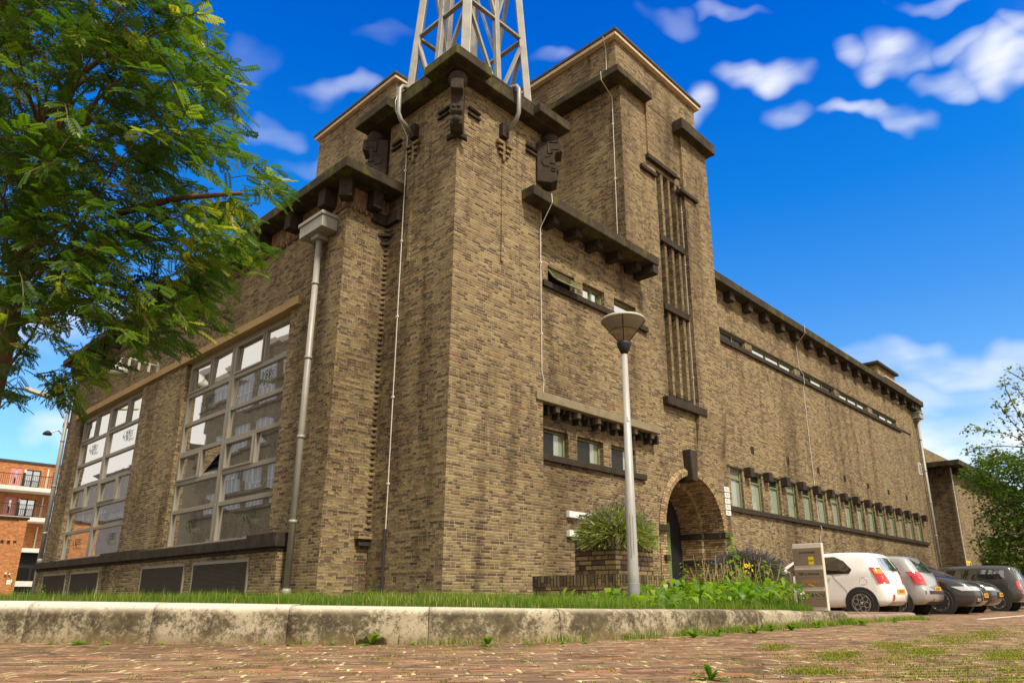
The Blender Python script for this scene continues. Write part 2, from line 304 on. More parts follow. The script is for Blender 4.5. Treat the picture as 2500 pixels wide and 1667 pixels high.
# ------------------------------------------------------------------ mesh builder
class MB:
    def __init__(s): s.v = []; s.f = []; s.uv = {}
    def vert(s, p): s.v.append(tuple(p)); return len(s.v)-1
    def face(s, pts, uv=None):
        i0 = len(s.v); s.v.extend(tuple(p) for p in pts); s.f.append(tuple(range(i0, i0+len(pts))))
        if uv: s.uv[len(s.f)-1] = uv
        return s
    def box(s, x0, x1, y0, y1, z0, z1):
        if x0 > x1: x0, x1 = x1, x0
        if y0 > y1: y0, y1 = y1, y0
        if z0 > z1: z0, z1 = z1, z0
        i = len(s.v)
        s.v += [(x0,y0,z0),(x1,y0,z0),(x1,y1,z0),(x0,y1,z0),(x0,y0,z1),(x1,y0,z1),(x1,y1,z1),(x0,y1,z1)]
        for q in ((0,3,2,1),(4,5,6,7),(0,1,5,4),(1,2,6,5),(2,3,7,6),(3,0,4,7)): s.f.append(tuple(i+j for j in q))
        return s
    def lbox(s, L, u0, u1, v0, v1, d0, d1):
        a, b = L(u0, v0, d0), L(u1, v1, d1)
        return s.box(a[0], b[0], a[1], b[1], a[2], b[2])
    def tube(s, pts, r, n=10, cap=True, r1=None):
        pts = [Vector(p) for p in pts]; rings = []
        up = None
        for i, p in enumerate(pts):
            t = (pts[min(i+1, len(pts)-1)]-pts[max(i-1, 0)]).normalized()
            if up is None: up = Vector((0,0,1)) if abs(t.z) < .9 else Vector((1,0,0))
            a = t.cross(up).normalized(); b = a.cross(t).normalized(); up = b
            rr = r if r1 is None else r+(r1-r)*i/(len(pts)-1)
            if isinstance(r, (list, tuple)): rr = r[i]
            i0 = len(s.v)
            for q in range(n):
                an = 2*math.pi*q/n; s.v.append(tuple(p+a*math.cos(an)*rr+b*math.sin(an)*rr))
            rings.append(i0)
        for k_ in range(len(rings)-1):
            for q in range(n):
                s.f.append((rings[k_]+q, rings[k_]+(q+1) % n, rings[k_+1]+(q+1) % n, rings[k_+1]+q))
        if cap:
            s.f.append(tuple(rings[0]+q for q in range(n))[::-1]); s.f.append(tuple(rings[-1]+q for q in range(n)))
        return s
    def lathe(s, c, prof, n=24, axis='z'):
        rings = []
        for (r, h) in prof:
            i0 = len(s.v)
            for q in range(n):
                an = 2*math.pi*q/n; a, b = math.cos(an)*r, math.sin(an)*r
                p = (c[0]+a, c[1]+b, c[2]+h) if axis == 'z' else ((c[0]+h, c[1]+a, c[2]+b) if axis == 'x' else (c[0]+a, c[1]+h, c[2]+b))
                s.v.append(p)
            rings.append(i0)
        for k_ in range(len(rings)-1):
            for q in range(n): s.f.append((rings[k_]+q, rings[k_]+(q+1) % n, rings[k_+1]+(q+1) % n, rings[k_+1]+q))
        if prof[0][0] > 1e-4: s.f.append(tuple(rings[0]+q for q in range(n))[::-1])
        if prof[-1][0] > 1e-4: s.f.append(tuple(rings[-1]+q for q in range(n)))
        return s
    def beam(s, a, b, w, h=None, up=(0,0,1)):
        a, b = Vector(a), Vector(b); t = (b-a).normalized(); u = Vector(up)
        if abs(t.dot(u)) > .97: u = Vector((1,0,0))
        x = t.cross(u).normalized()*(w/2); y = x.normalized().cross(t).normalized()*((h or w)/2)
        i = len(s.v)
        for p in (a, b):
            for sx, sy in ((-1,-1),(1,-1),(1,1),(-1,1)): s.v.append(tuple(p+x*sx+y*sy))
        for q in ((0,1,2,3),(7,6,5,4),(0,4,5,1),(1,5,6,2),(2,6,7,3),(3,7,4,0)): s.f.append(tuple(i+j for j in q))
        return s
    def sphere(s, c, r, n=20, m=12):
        return s.lathe(c, [(max(1e-5, r*math.sin(math.pi*j/m)), -r*math.cos(math.pi*j/m)) for j in range(m+1)], n)
    def prism(s, poly, fn0, fn1):
        n = len(poly); i = len(s.v)
        s.v += [tuple(fn0(*p)) for p in poly]+[tuple(fn1(*p)) for p in poly]
        s.f.append(tuple(i+q for q in range(n))); s.f.append(tuple(i+n+q for q in range(n))[::-1])
        for q in range(n): s.f.append((i+q, i+n+q, i+n+(q+1) % n, i+(q+1) % n))
        return s
    def wall(s, L, u0, u1, v0, v1, holes, d=0.0, reveal=.15):
        us = sorted({u0, u1, *[h[0] for h in holes], *[h[1] for h in holes]}); vs = sorted({v0, v1, *[h[2] for h in holes], *[h[3] for h in holes]})
        us = [q for q in us if u0 <= q <= u1]; vs = [q for q in vs if v0 <= q <= v1]
        for a, b in zip(us, us[1:]):
            for c, e in zip(vs, vs[1:]):
                mu, mv = (a+b)/2, (c+e)/2
                if any(h[0] < mu < h[1] and h[2] < mv < h[3] for h in holes): continue
                s.face([L(a,c,d), L(b,c,d), L(b,e,d), L(a,e,d)])
        for h in holes:
            rv = h[4] if len(h) > 4 else reveal
            if rv <= 0: continue
            a, b, c, e = h[:4]
            for q in (((a,c),(a,e)), ((b,c),(b,e)), ((a,c),(b,c)), ((a,e),(b,e))):
                (p1, q1), (p2, q2) = q
                s.face([L(p1,q1,d), L(p2,q2,d), L(p2,q2,d+rv), L(p1,q1,d+rv)])
        return s
    def build(s, name, m, parent=None, bevel=0.0, smooth=False, recalc=True, seg=2):
        me = bpy.data.meshes.new(name); me.from_pydata(s.v, [], s.f); me.update()
        if recalc:
            bm = bmesh.new(); bm.from_mesh(me); bmesh.ops.recalc_face_normals(bm, faces=bm.faces); bm.to_mesh(me); bm.free()
        uvl = me.uv_layers.new(name='uv')
        for p in me.polygons:
            cu = s.uv.get(p.index); nrm = p.normal
            for li in p.loop_indices:
                c = me.vertices[me.loops[li].vertex_index].co
                if cu: q = cu[s.f[p.index].index(me.loops[li].vertex_index)]
                elif abs(nrm.x) > abs(nrm.y) and abs(nrm.x) > abs(nrm.z): q = (c.y+.07, c.z)
                elif abs(nrm.y) > abs(nrm.z): q = (c.x, c.z)
                else: q = (c.x, c.y)
                uvl.data[li].uv = q
        for mm in (m if isinstance(m, list) else [m]): me.materials.append(mm)
        if smooth: me.polygons.foreach_set('use_smooth', [True]*len(me.polygons))
        o = bpy.data.objects.new(name, me); COL.objects.link(o)
        if parent: o.parent = parent; o.matrix_parent_inverse = Matrix.Translation(-parent_loc(parent))
        if bevel:
            b = o.modifiers.new('bevel', 'BEVEL'); b.width = bevel; b.segments = seg; b.limit_method = 'ANGLE'; b.angle_limit = R(40)
        return o
def parent_loc(p):
    v = Vector(p.location)
    if p.parent: v += p.matrix_parent_inverse.translation + parent_loc(p.parent)
    return v
def tag(o, label, cat, group=None, kind=None):
    if label: o['label'] = label
    if cat: o['category'] = cat
    if group: o['group'] = group
    if kind: o['kind'] = kind
    return o
def thing(name, label, cat, loc=(0,0,0), group=None):
    o = bpy.data.objects.new(name, None); COL.objects.link(o); o.location = loc; o.empty_display_size = .3
    return tag(o, label, cat, group)
def copy_tree(o, parent=None):
    c = o.copy(); COL.objects.link(c)
    if parent: c.parent = parent; c.matrix_parent_inverse = o.matrix_parent_inverse.copy()
    for ch in list(o.children): copy_tree(ch, c)
    return c
def text_mesh(txt, size, m, name, parent, origin, ux, uz, extrude=.002, align='CENTER', shear=0.0):
    """lettering laid on a surface: origin, x direction, up direction"""
    cu = bpy.data.curves.new('t', 'FONT'); cu.body = txt; cu.size = size; cu.align_x = align; cu.align_y = 'CENTER'; cu.extrude = extrude; cu.resolution_u = 2; cu.shear = shear
    to = bpy.data.objects.new('t', cu); COL.objects.link(to)
    dg = bpy.context.evaluated_depsgraph_get(); me = bpy.data.meshes.new_from_object(to.evaluated_get(dg))
    bpy.data.objects.remove(to)
    ux, uz = Vector(ux).normalized(), Vector(uz).normalized(); n = ux.cross(uz)
    M = Matrix((ux, uz, n)).transposed().to_4x4(); M.translation = Vector(origin)
    me.transform(M); me.materials.clear(); me.materials.append(m)
    o = bpy.data.objects.new(name, me); COL.objects.link(o)
    if parent: o.parent = parent; o.matrix_parent_inverse = Matrix.Translation(-parent_loc(parent))
    return o
def YP(y): return lambda u, v, d: (u, y+d, v)     # wall facing -y
def XP(x): return lambda u, v, d: (x+d, u, v)     # wall facing -x

# ------------------------------------------------------------------ ground
G = 300
ra, rc, rs = R(-38), math.cos(R(-38)), math.sin(R(-38))
def road_z(x, y):
    t = max(0, min(1, (x-2.5)/6.5)); return -.12*t*t*(3-2*t)
rd = MB(); gx = [-G, -60, -20, 2.5]+[2.5+.65*i for i in range(1, 11)]+[30, 60, G]
for x0, x1 in zip(gx, gx[1:]):
    q = [(x0, -G), (x1, -G), (x1, G), (x0, G)]; rd.face([(x, y, road_z(x, y)) for x, y in q], uv=[(x*rc+y*rs, -x*rs+y*rc) for x, y in q])
rd.build('road', RB)
tag(bpy.data.objects['road'], 'red brown clinker brick road with moss in the joints', 'road', kind='structure')

KP = [(-15.0, 9.5), (-11.5, 3.6), (-8.2, -1.2), (-6.64, -3.37), (-6.12, -4.11), (-5.6, -4.74), (-5.05, -5.38), (-4.47, -5.86), (-3.71, -6.16), (-2.69, -6.18), (-1.26, -6.13), (0.0, -6.11), (1.1, -6.10)]
KH = [.28, .28, .272, .262, .252, .242, .232, .222, .208, .196, .176, .158, .142]
def resample(P, H, step):
    out = []; acc = [0]
    for a, b in zip(P, P[1:]): acc.append(acc[-1]+math.dist(a, b))
    n = int(acc[-1]/step)
    for i in range(n+1):
        s = i*acc[-1]/n; j = max(q for q in range(len(acc)) if acc[q] <= s+1e-6); j = min(j, len(P)-2)
        t = (s-acc[j])/(acc[j+1]-acc[j]); out.append((P[j][0]+(P[j+1][0]-P[j][0])*t, P[j][1]+(P[j+1][1]-P[j][1])*t, H[j]+(H[j+1]-H[j])*t))
    return out
def smooth_path(P, H, it=2):
    for _ in range(it):
        Q = [P[0]]; HH = [H[0]]
        for i in range(len(P)-1):
            for t in (.25, .75):
                Q.append(tuple(P[i][c]+(P[i+1][c]-P[i][c])*t for c in (0, 1))); HH.append(H[i]+(H[i+1]-H[i])*t)
        Q.append(P[-1]); HH.append(H[-1]); P, H = Q, HH
    return P, H
KPS, KHS = smooth_path(KP, KH)
def inset(P, dd):
    out = []
    for i, p in enumerate(P):
        a = P[max(0, i-1)]; b = P[min(len(P)-1, i+1)]
        tx, ty = b[0]-a[0], b[1]-a[1]; l = math.hypot(tx, ty); out.append((p[0]-ty/l*dd, p[1]+tx/l*dd))
    return out
def kerb(P, H, name, m, label, wid=.22, rad=.055, stone=.98, step=.07, taper=False):
    pts = resample(P, H, step); mb = MB(); per = int(stone/step); n = len(pts); i = 0; rng = random.Random(4)
    while i < n-1:
        j = min(n-1, i+per); seg = pts[i:j+1]; jz = rng.uniform(-.004, .004)
        rings = []
        for q, (x, y, h) in enumerate(seg):
            a = pts[max(0, i+q-1)]; b = pts[min(n-1, i+q+1)]; tx, ty = b[0]-a[0], b[1]-a[1]; l = math.hypot(tx, ty); nx, ny = -ty/l, tx/l
            tx, ty = tx/l, ty/l
            e = .002 if q == 0 else (-.002 if q == len(seg)-1 else 0)
            x += tx*e; y += ty*e; h += jz
            pr = [(0, -.05), (.008, h-rad)]+[(.008+rad*(1-math.cos(t)), h-rad+rad*math.sin(t)) for t in (.35, .75, 1.15, 1.57)]+[(wid, h+.004), (wid, -.05)]
            i0 = len(mb.v); mb.v += [(x+nx*o_, y+ny*o_, z) for o_, z in pr]; rings.append((i0, len(pr)))
        for (a, c), (b, _) in zip(rings, rings[1:]):
            for q in range(c-1): mb.f.append((a+q, a+q+1, b+q+1, b+q))
        for (a, c) in (rings[0], rings[-1]): mb.f.append(tuple(a+q for q in range(c)))
        i = j
    o = mb.build(name, m, smooth=False); 
    for p in o.data.polygons: p.use_smooth = len(p.vertices) == 4
    return tag(o, label, 'kerb', kind='structure')
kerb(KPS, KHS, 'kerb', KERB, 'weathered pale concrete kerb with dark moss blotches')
DP = [(1.1, -6.10), (2.2, -6.04), (3.3, -5.98), (4.3, -5.92), (4.62, -5.80), (4.72, -5.55)]
kerb(DP, [.105, .095, .085, .08, .075, .065], 'dropped_kerb', KERB2, 'low reddish dropped kerb beside the parking', rad=.04, stone=1.05)

kin = inset(KPS, .2)
verge = MB(); top = [(x, y, h-.012) for (x, y), h in zip(kin, KHS)]
for a, b in zip(top, top[1:]):
    f = lambda p, t: (p[0]+(12-p[0])*t, p[1]+(8-p[1])*t, p[2]+(.255-p[2])*min(1, t*5))
    for t0, t1 in ((0, .1), (.1, .2), (.2, 1)): verge.face([f(a, t0), f(b, t0), f(b, t1), f(a, t1)])
verge.face([(-15, 9.4, .25), (-20, 60, .25), (14, 60, .25), (12, 8, .25)])
tag(verge.build('verge', SOIL), 'soil verge between the kerb and the brick building', 'verge', kind='structure')
pv = MB(); pv.box(1.0, 4.45, -5.80, -3.2, -.1, .085)
tag(pv.build('pavement', RB), 'clinker pavement behind the dropped kerb', 'pavement', kind='structure')

# ------------------------------------------------------------------ main building
B = thing('brick_building', 'large yellow brown brick building with square towers, dark stone eaves and an arched entrance', 'building')
# corner tower
T = MB()
T.wall(YP(0), 0, 2.5, -.2, 10.45, []); T.wall(XP(0), 0, 2.3, -.2, 10.45, [])
T.wall(YP(2.3), 0, 2.5, 8.3, 10.3, []); T.wall(XP(2.5), 0, 2.3, 8.0, 10.3, []); T.wall(XP(2.5), 0, .3, -.2, 8.0, [])
T.face([(0,0,10.3),(2.5,0,10.3),(2.5,2.3,10.3),(0,2.3,10.3)])
T.build('corner_tower', BR, B)
# near block with two rows of windows
NB, NBR = .28, .16
lowwin = [(2.74, 3.61), (3.91, 4.84), (5.13, 6.09)]; upwin = [(2.99, 3.93), (4.22, 5.06), (5.44, 6.38)]
nb = MB(); nb.wall(YP(NB), 2.5, 6.93, -.2, 8.6, [(a, b, 3.12, 3.67, NBR) for a, b in lowwin]+[(a, b, 7.00, 7.43, NBR) for a, b in upwin])
nb.wall(XP(6.93), NB, .9, -.2, 8.6, []); nb.face([(2.5,NB,8.6),(6.93,NB,8.6),(6.93,4,8.6),(2.5,4,8.6)])
nb.build('entrance_block', BR, B)
# stair tower
ST = .42; TX0, TX1 = 6.30, 10.80
AX, AR, AZ = 8.80, 1.44, 1.95         # arch centre, radius, springing
slit = (7.94, 9.20, 5.36, 12.30)
s = MB(); box_hole = (AX-1.75, AX+1.75, -.2, 3.8, 0)
s.wall(YP(ST), TX0, TX1, -.2, 14.35, [(*slit, .24), box_hole])
NA = 40
arc = lambda r, q: (AX-r*math.cos(math.pi*q/NA), AZ+r*math.sin(math.pi*q/NA))
for q in range(NA):
    (xa, za), (xb, zb) = arc(AR, q), arc(AR, q+1)
    def outp(x, z):
        t = math.atan2(z-AZ, x-AX); cx_, sz_ = math.cos(t), math.sin(t)
        kk = min(1.75/abs(cx_) if abs(cx_) > 1e-6 else 1e9, (3.8-AZ)/sz_ if sz_ > 1e-6 else 1e9); return AX+cx_*kk, AZ+sz_*kk
    oa, ob = outp(xa, za), outp(xb, zb); pts = [(xa, ST, za), (oa[0], ST, oa[1])]
    for cxx in (AX-1.75, AX+1.75):
        if (oa[0]-cxx)*(ob[0]-cxx) > 0 or abs(oa[0]-ob[0]) < 1e-6: pass
    if (abs(oa[1]-3.8) < 1e-6) != (abs(ob[1]-3.8) < 1e-6): pts.append((AX-1.75 if xa < AX else AX+1.75, ST, 3.8))
    pts += [(ob[0], ST, ob[1]), (xb, ST, zb)]
    s.face(pts)
for sx in (-1, 1):
    x0, x1 = sorted((AX+sx*AR, AX+sx*1.75)); s.face([(x0, ST, -.2), (x1, ST, -.2), (x1, ST, AZ), (x0, ST, AZ)])
s.wall(XP(TX0), ST, 5.2, 8.3, 14.35, []); s.wall(XP(TX1), ST, 5.2, -.2, 14.35, [])
s.wall(YP(ST-.06), 7.52, 10.37, 14.35, 15.75, []); s.wall(YP(ST-.06), 6.06, 7.53, 14.55, 15.75, [])
s.wall(XP(6.06), ST-.06, 7.0, 14.5, 15.75, []); s.wall(XP(10.37), ST-.06, 5.2, 14.3, 15.75, [])
s.wall(YP(ST-.05), 7.52, 9.25, 12.6, 14.36, []); s.wall(XP(7.52), ST-.05, ST+.02, 12.6, 14.36, []); s.face([(7.52, ST-.05, 12.6), (9.25, ST-.05, 12.6), (9.25, ST+.02, 12.6), (7.52, ST+.02, 12.6)])
s.face([(6.06, .36, 15.75), (10.37, .36, 15.75), (10.37, 7, 15.75), (6.06, 7, 15.75)])
s.build('stair_tower', BR, B)
pl = MB(); pl.wall(YP(.28), 9.25, 10.76, 5.3, 14.1, []); pl.wall(XP(9.25), .28, ST+.24, 5.3, 14.1, []); pl.wall(XP(10.76), .28, 3, 5.3, 14.1, [])
pl.face([(9.25,.28,5.3),(10.76,.28,5.3),(10.80,ST-.002,4.2),(9.25,ST-.002,4.2)]); pl.face([(9.25,.28,5.3),(9.25,ST,4.2),(9.25,ST,5.3)])
pl.build('pilaster', BR, B)
for a in (8.20, 8.58, 8.96):
    MB().box(a, a+.12, ST+.015, ST+.24, 5.36, 12.30).build('brick_mullion', BR, B)
MB().box(7.9, 9.24, ST+.20, ST+.235, 5.36, 12.3).build('slit_window', GLASSD, B)
for z in (10.02, 7.92): MB().box(7.95, 9.235, ST-.05, ST+.16, z, z+.20).build('stone_crossbar', STONE, B, bevel=.012)
MB().box(7.64, 9.66, .26, ST+.2, 5.14, 5.36).build('stone_sill', STONE, B, bevel=.015)
for a in (7.98, 8.36, 8.74): MB().prism([(0, 5.36), (-.02, 5.50), (.16, 5.62), (.16, 5.36)], lambda d, z: (a, ST+d, z), lambda d, z: (a+.28, ST+d, z)).build('sloped_sill', STONE, B)
MB().box(7.42, 8.95, .30, ST+.1, 12.44, 12.58).build('stone_lintel', STONE, B, bevel=.012)
MB().box(7.10, 7.86, .32, ST+.1, 11.98, 12.10).build('stone_lintel', STONE, B, bevel=.012)
MB().box(8.95, 9.92, .18, ST, 11.96, 12.08).build('stone_lintel', STONE, B, bevel=.012)
MB().box(8.93, 10.62+.3, .0, 1.0, 14.08, 14.46).build('pilaster_cap', MOSSY, B, bevel=.02)
cb = MB().box(5.80, 7.50, .12, .9, 14.34, 14.56); cb.box(5.801, 6.4, .9, 7.0, 14.34, 14.56); cb.build('corner_moulding', MOSSY, B, bevel=.015)
rt = MB().box(5.90, 10.52, .22, 7.1, 15.70, 15.82); rt.build('roof_trim', CREAM, B, bevel=.01)
MB().box(5.86, 10.56, .18, 7.2, 15.82, 15.90).build('roof_edge', ROOF, B)
# hall roof block behind the corner tower
rb = MB(); rb.wall(XP(2.8), 6.35, 10.8, 8.3, 15.72, []); rb.wall(YP(6.35), 2.8, 6.06, 8.3, 15.72, []); rb.wall(YP(10.8), 2.8, 8, 8.3, 15.72, [])
rb.build('roof_block', BR, B)
MB().box(2.68, 6.05, 6.23, 10.92, 15.70, 15.82).build('roof_trim', CREAM, B, bevel=.01); MB().box(2.64, 6.04, 6.19, 10.96, 15.82, 15.90).build('roof_edge', ROOF, B)
# right wing
RW, RX1 = .70, 32.0
low15 = [(11.52+1.2755*i, 12.28+1.2755*i) for i in range(15)]; up5 = [(10.9, 13.26), (13.75, 17.10), (17.60, 20.86), (21.40, 24.68), (25.28, 28.52)]
rw = MB(); rw.wall(YP(RW), 10.8, RX1, -.2, 10.0, [(a, b, 2.86, 4.02, .17) for a, b in low15]+[(a, b, 8.13, 8.44, .16) for a, b in up5])
rw.wall(XP(RX1), RW, 14, -.2, 10, []); rw.face([(10.8,RW,9.99),(RX1,RW,9.99),(RX1,14,9.99),(10.8,14,9.99)])
rw.build('right_wing', BR, B)
# left wing
LW = -1.0; bays = [(4.14, 9.53), (12.62, 18.36)]
lw = MB(); lw.wall(XP(LW), 2.2, 19.85, -.2, 8.5, [(a, b, 1.41, 6.26, .2) for a, b in bays]); lw.wall(YP(2.2), LW, 0.0, -.2, 8.5, []); lw.wall(YP(19.85), LW, 14, -.2, 8.5, [])
lw.face([(LW,2.2,8.48),(3,2.2,8.48),(3,19.85,8.48),(LW,19.85,8.48)]); lw.build('left_wing', BR, B)
fr = MB(); fr.box(LW-.022, LW+.1, 2.178, 19.8, 7.98, 8.46); fr.box(LW+.1, -.002, 2.178, 2.3, 7.98, 8.46)
for i in range(62):
    y = 2.45+i*.28
    for q in range(3): fr.box(LW-.055, LW-.02, y+q*.068, y+q*.068+.045, 7.93-q*.0, 8.02+.05*(q % 2))
for i in range(6): fr.box(LW+.12+i*.14, LW+.165+i*.14, 2.145, 2.18, 7.93, 8.03)
fr.build('soldier_frieze', BRS, B)

def eave(name_pts, mb): pass
# eaves and corbels
MB().box(-1.45, -.004, 1.62, 2.6, 8.46, 8.69).box(-1.452, 1.5, 2.6, 20.3, 8.462, 8.692).build('left_eave', MOSSY, B, bevel=.02)
for y in [2.72+1.4*i for i in range(13)]: MB().box(-1.32, -.98, y-.13, y+.13, 8.06, 8.47).build('corbel', STONE, B, bevel=.015)
MB().beam((-1.12, 2.08, 8.05), (-1.12, 2.08, 8.47), .26, .26, up=(1, 1, 0)).build('corbel', STONE, B, bevel=.015)
MB().box(-.56, -.32, 1.92, 2.22, 8.06, 8.47).build('corbel', STONE, B, bevel=.015)
MB().box(-.42, -.1, 2.12, 2.25, 7.86, 8.10).box(-.10, .05, 1.72, 2.25, 7.861, 8.101).build('corner_stone', STONE, B, bevel=.012)
MB().box(1.85, 6.58, -.37, .9, 8.46, 8.70).build('near_eave', MOSSY, B, bevel=.02)
MB().box(6.34, 6.57, -.345, .29, 8.22, 8.461).build('corbel', STONE, B, bevel=.02)
for x in (2.86, 3.65, 4.43, 5.24, 6.02): MB().box(x-.10, x+.10, -.12, .3, 8.26, 8.47).build('corbel', STONE, B, bevel=.012)
MB().box(10.4, 32.3, .30, 1.8, 9.80, 10.08).build('right_eave', MOSSY, B, bevel=.02)
for i in range(16): x = 12.17+1.25*i; MB().box(x-.15, x+.15, .44, .72, 9.50, 9.81).build('corbel', STONE, B, bevel=.012)
MB().box(31.2, 32.25, .42, .8, 9.48, 9.80).build('corbel', STONE, B, bevel=.012)
# corner tower cornice
cn = MB(); cn.box(-.33, 2.62, -.33, 2.5, 10.42, 10.70); cn.build('tower_cornice', MOSSY, B, bevel=.02)
rl = MB().tube([(-.26, .3, 10.73), (-.26, 2.3, 10.73)], .075, 14).tube([(.3, -.26, 10.73), (2.2, -.26, 10.73)], .075, 14); rl.build('cornice_roll', MOSSY, B, smooth=True)
MB().box(-.20, 2.6, -.20, 2.4, 10.70, 10.80).build('roof_slab', MOSSY, B)
MB().box(-.54, .42, -.54, .46, 10.44, 10.66).build('cornice_block', MOSSY, B, bevel=.02)
MB().box(1.88, 2.90, -.54, .5, 10.46, 10.68).build('cornice_block', MOSSY, B, bevel=.02)
MB().box(-.54, .5, 1.72, 2.95, 10.445, 10.665).build('cornice_block', MOSSY, B, bevel=.02)
# carved stone posts under the cornice
prof = [(-.12, 10.12), (.44, 10.12), (.46, 9.86), (.30, 9.82), (.27, 9.70), (.30, 9.58), (.38, 9.52), (.38, 9.40), (.31, 9.33), (.36, 9.24), (.34, 9.12), (.20, 9.06), (-.12, 9.10)]
lines = [[(.14, 10.10), (.36, 10.10)], [(.14, 10.10), (.14, 9.80), (.22, 9.80), (.22, 9.92), (.38, 9.92)], [(.20, 9.74), (.06, 9.72), (.0, 9.62), (.04, 9.50), (.16, 9.48)], [(.18, 9.56), (.30, 9.55)], [(.20, 9.44), (.30, 9.42), (.28, 9.34), (.20, 9.38)]]
def carved(cx_, cy_, dx_, dy_, dz_, hw, ls_):
    fn = lambda u, w, z: (cx_+dx_*u-dy_*w, cy_+dy_*u+dx_*w, z+dz_)
    m = MB(); m.prism(prof, lambda u, z: fn(u, -hw, z), lambda u, z: fn(u, hw, z)); o = m.build('carved_post', TOTEM, B, bevel=.03, seg=3)
    MB().sphere(fn(.20, 0, 10.245), .195, 24, 14).build('stone_ball', TOTEM, o, smooth=True)
    for sg in (-1, 1):
        r = MB()
        for ln in ls_: r.tube([fn(u, sg*hw, z) for u, z in ln], .022, 6)
        r.build('carved_line', TOTEM, o, smooth=True)
    return o
qd = math.sqrt(.5)
carved(2.5, 0, qd, -qd, 0, .20, lines); carved(0, 2.52, -qd, qd, -.02, .20, lines)
fl = lambda a, o_, z: (-qd*o_+qd*a, -qd*o_-qd*a, z)     # across the corner / outward
fo = carved(0, 0, -qd, -qd, .0, .125, [])
MB().sphere(fl(-.05, .36, 9.50), .05).sphere(fl(.05, .36, 9.50), .05).sphere(fl(0, .35, 9.22), .08).build('carved_line', TOTEM, fo, smooth=True)
MB().prism([(-.2, 8.96), (0, 9.06), (.2, 8.96), (.2, 9.02), (0, 9.13), (-.2, 9.02)], lambda a, z: fl(a, -.02, z), lambda a, z: fl(a, .10, z)).build('corner_ledge', STONE, B)
# grey steel brackets and stepped bricks on both tower faces
for L, c in ((YP(0), 1.27), (XP(0), 1.38)):
    pts = [(c, 10.80, .05), (c, 10.84, -.25), (c, 10.80, -.40), (c, 10.68, -.47), (c, 10.10, -.47), (c, 9.96, -.40), (c, 9.78, -.08)]
    MB().tube([L(*p) for p in pts], .048, 8).build('tower_bracket', STEEL, B, smooth=True)
    MB().lbox(L, c-.12, c+.07, 9.66, 9.98, -.12, 0).build('bracket_base', STONE, B, bevel=.01)
    st = MB()
    for i, (w, z) in enumerate(((.30, 9.48), (.24, 9.36), (.16, 9.24))):
        for sg in (-1, 1): st.lbox(L, c+sg*.04, c+sg*(.04+w*.6), z, z+.055, -.10+.02*i, 0)
    st.lbox(L, c-.035, c+.035, 9.1, 9.55, -.05, 0); st.lbox(L, c-.026, c+.026, 7.9, 9.1, -.018, 0); st.lbox(L, c-.035, c+.035, 6.8, 7.9, -.035, 0)
    st.build('stepped_bricks', BR, B)
for L, u in ((YP(0), .42), (XP(0), .42), (YP(0), 2.12), (XP(0), 2.0)):
    for i in range(2): MB().lbox(L, u-.16, u+.16, 9.86-i*.13, 9.91-i*.13, -.06, 0).build('projecting_brick', STONE, B)
# toothed bricks in the inner corner
for i in range(58):
    z = 1.55+i*.111
    MB().prism([(-.085, 0), (0, -.085), (0, 0)], lambda a, b: (a, 2.2+b, z), lambda a, b: (a, 2.2+b, z+.05)).build('toothed_brick', BR, B)
for r_t, z in ((.24, 7.6), (.17, 7.42)): MB().prism([(-r_t, 0), (0, -r_t), (0, 0)], lambda a, b: (a, 2.2+b, z), lambda a, b: (a, 2.2+b, z+.06)).build('toothed_brick', STONE, B)
MB().box(-.30, -.0, 2.06, 2.2, 1.34, 1.48).build('brick_ledge', BR, B); MB().box(-.26, 0, 2.10, 2.2, 1.22, 1.30).build('brick_ledge', STONE, B)

# beam and dark corbelling above the lower windows
MB().box(2.28, 6.74, -.05, .4, 4.12, 4.31).build('concrete_beam', CONC, B, bevel=.015)
dc = MB(); dc.box(2.52, 6.9, .20, .3, 4.02, 4.12)
for i in range(26):
    x = 2.58+i*.168; h = (.10, .20, .13, .24)[i % 4]; dc.box(x, x+.075, .12-.02*(i % 3), .3, 4.12-h, 4.12)
dc.build('dark_corbelling', STONE, B)
for i in range(6):
    x = 3.02+i*.70; MB().box(x-.06, x+.06, .04, .3, 4.00, 4.119).build('corbel', CONC, B, bevel=.01)

# windows of the near block
def small_window(L, a, b, c, e, d, gm, mull=(), tilt=0, name='window', fm=None, fw=.045):
    f = MB()
    f.lbox(L, a, b, c, c+fw, d-.05, d+.02); f.lbox(L, a, b, e-fw, e, d-.05, d+.02); f.lbox(L, a, a+fw, c+fw, e-fw, d-.05, d+.02); f.lbox(L, b-fw, b, c+fw, e-fw, d-.05, d+.02)
    for u in mull: f.lbox(L, u-fw*.6, u+fw*.6, c+fw, e-fw, d-.051, d+.021)
    o = f.build(name, fm or GREENF, B, bevel=.004)
    MB().face([L(a+fw, c+fw, d-.01+tilt), L(b-fw, c+fw, d-.01+tilt*.4), L(b-fw, e-fw, d-.01-tilt*.3), L(a+fw, e-fw, d-.01-tilt)]).build('pane', gm, o)
    return o
LN = YP(NB)
for i, (a, b) in enumerate(lowwin):
    o = small_window(LN, a, b, 3.12, 3.67, NBR, GLASSD, mull=())
    MB().face([LN(b-.32, 3.17, NBR-.014), LN(b-.05, 3.17, NBR-.014), LN(b-.05, 3.62, NBR-.014), LN(b-.32, 3.62, NBR-.014)]).build('curtain', GLASSF, o)
small_window(LN, 4.22, 5.06, 7.0, 7.43, NBR, GLASSB, mull=(4.66,)); small_window(LN, 5.44, 6.38, 7.0, 7.43, NBR, GLASSB)
o = small_window(LN, 2.99, 3.93, 7.0, 7.43, NBR, DARKROOM)  # dark sheet instead of glass, painted as the unlit room behind the sash
sh = MB(); hy = lambda t: (NB+NBR-.06-.28*t, 7.40-.36*t)
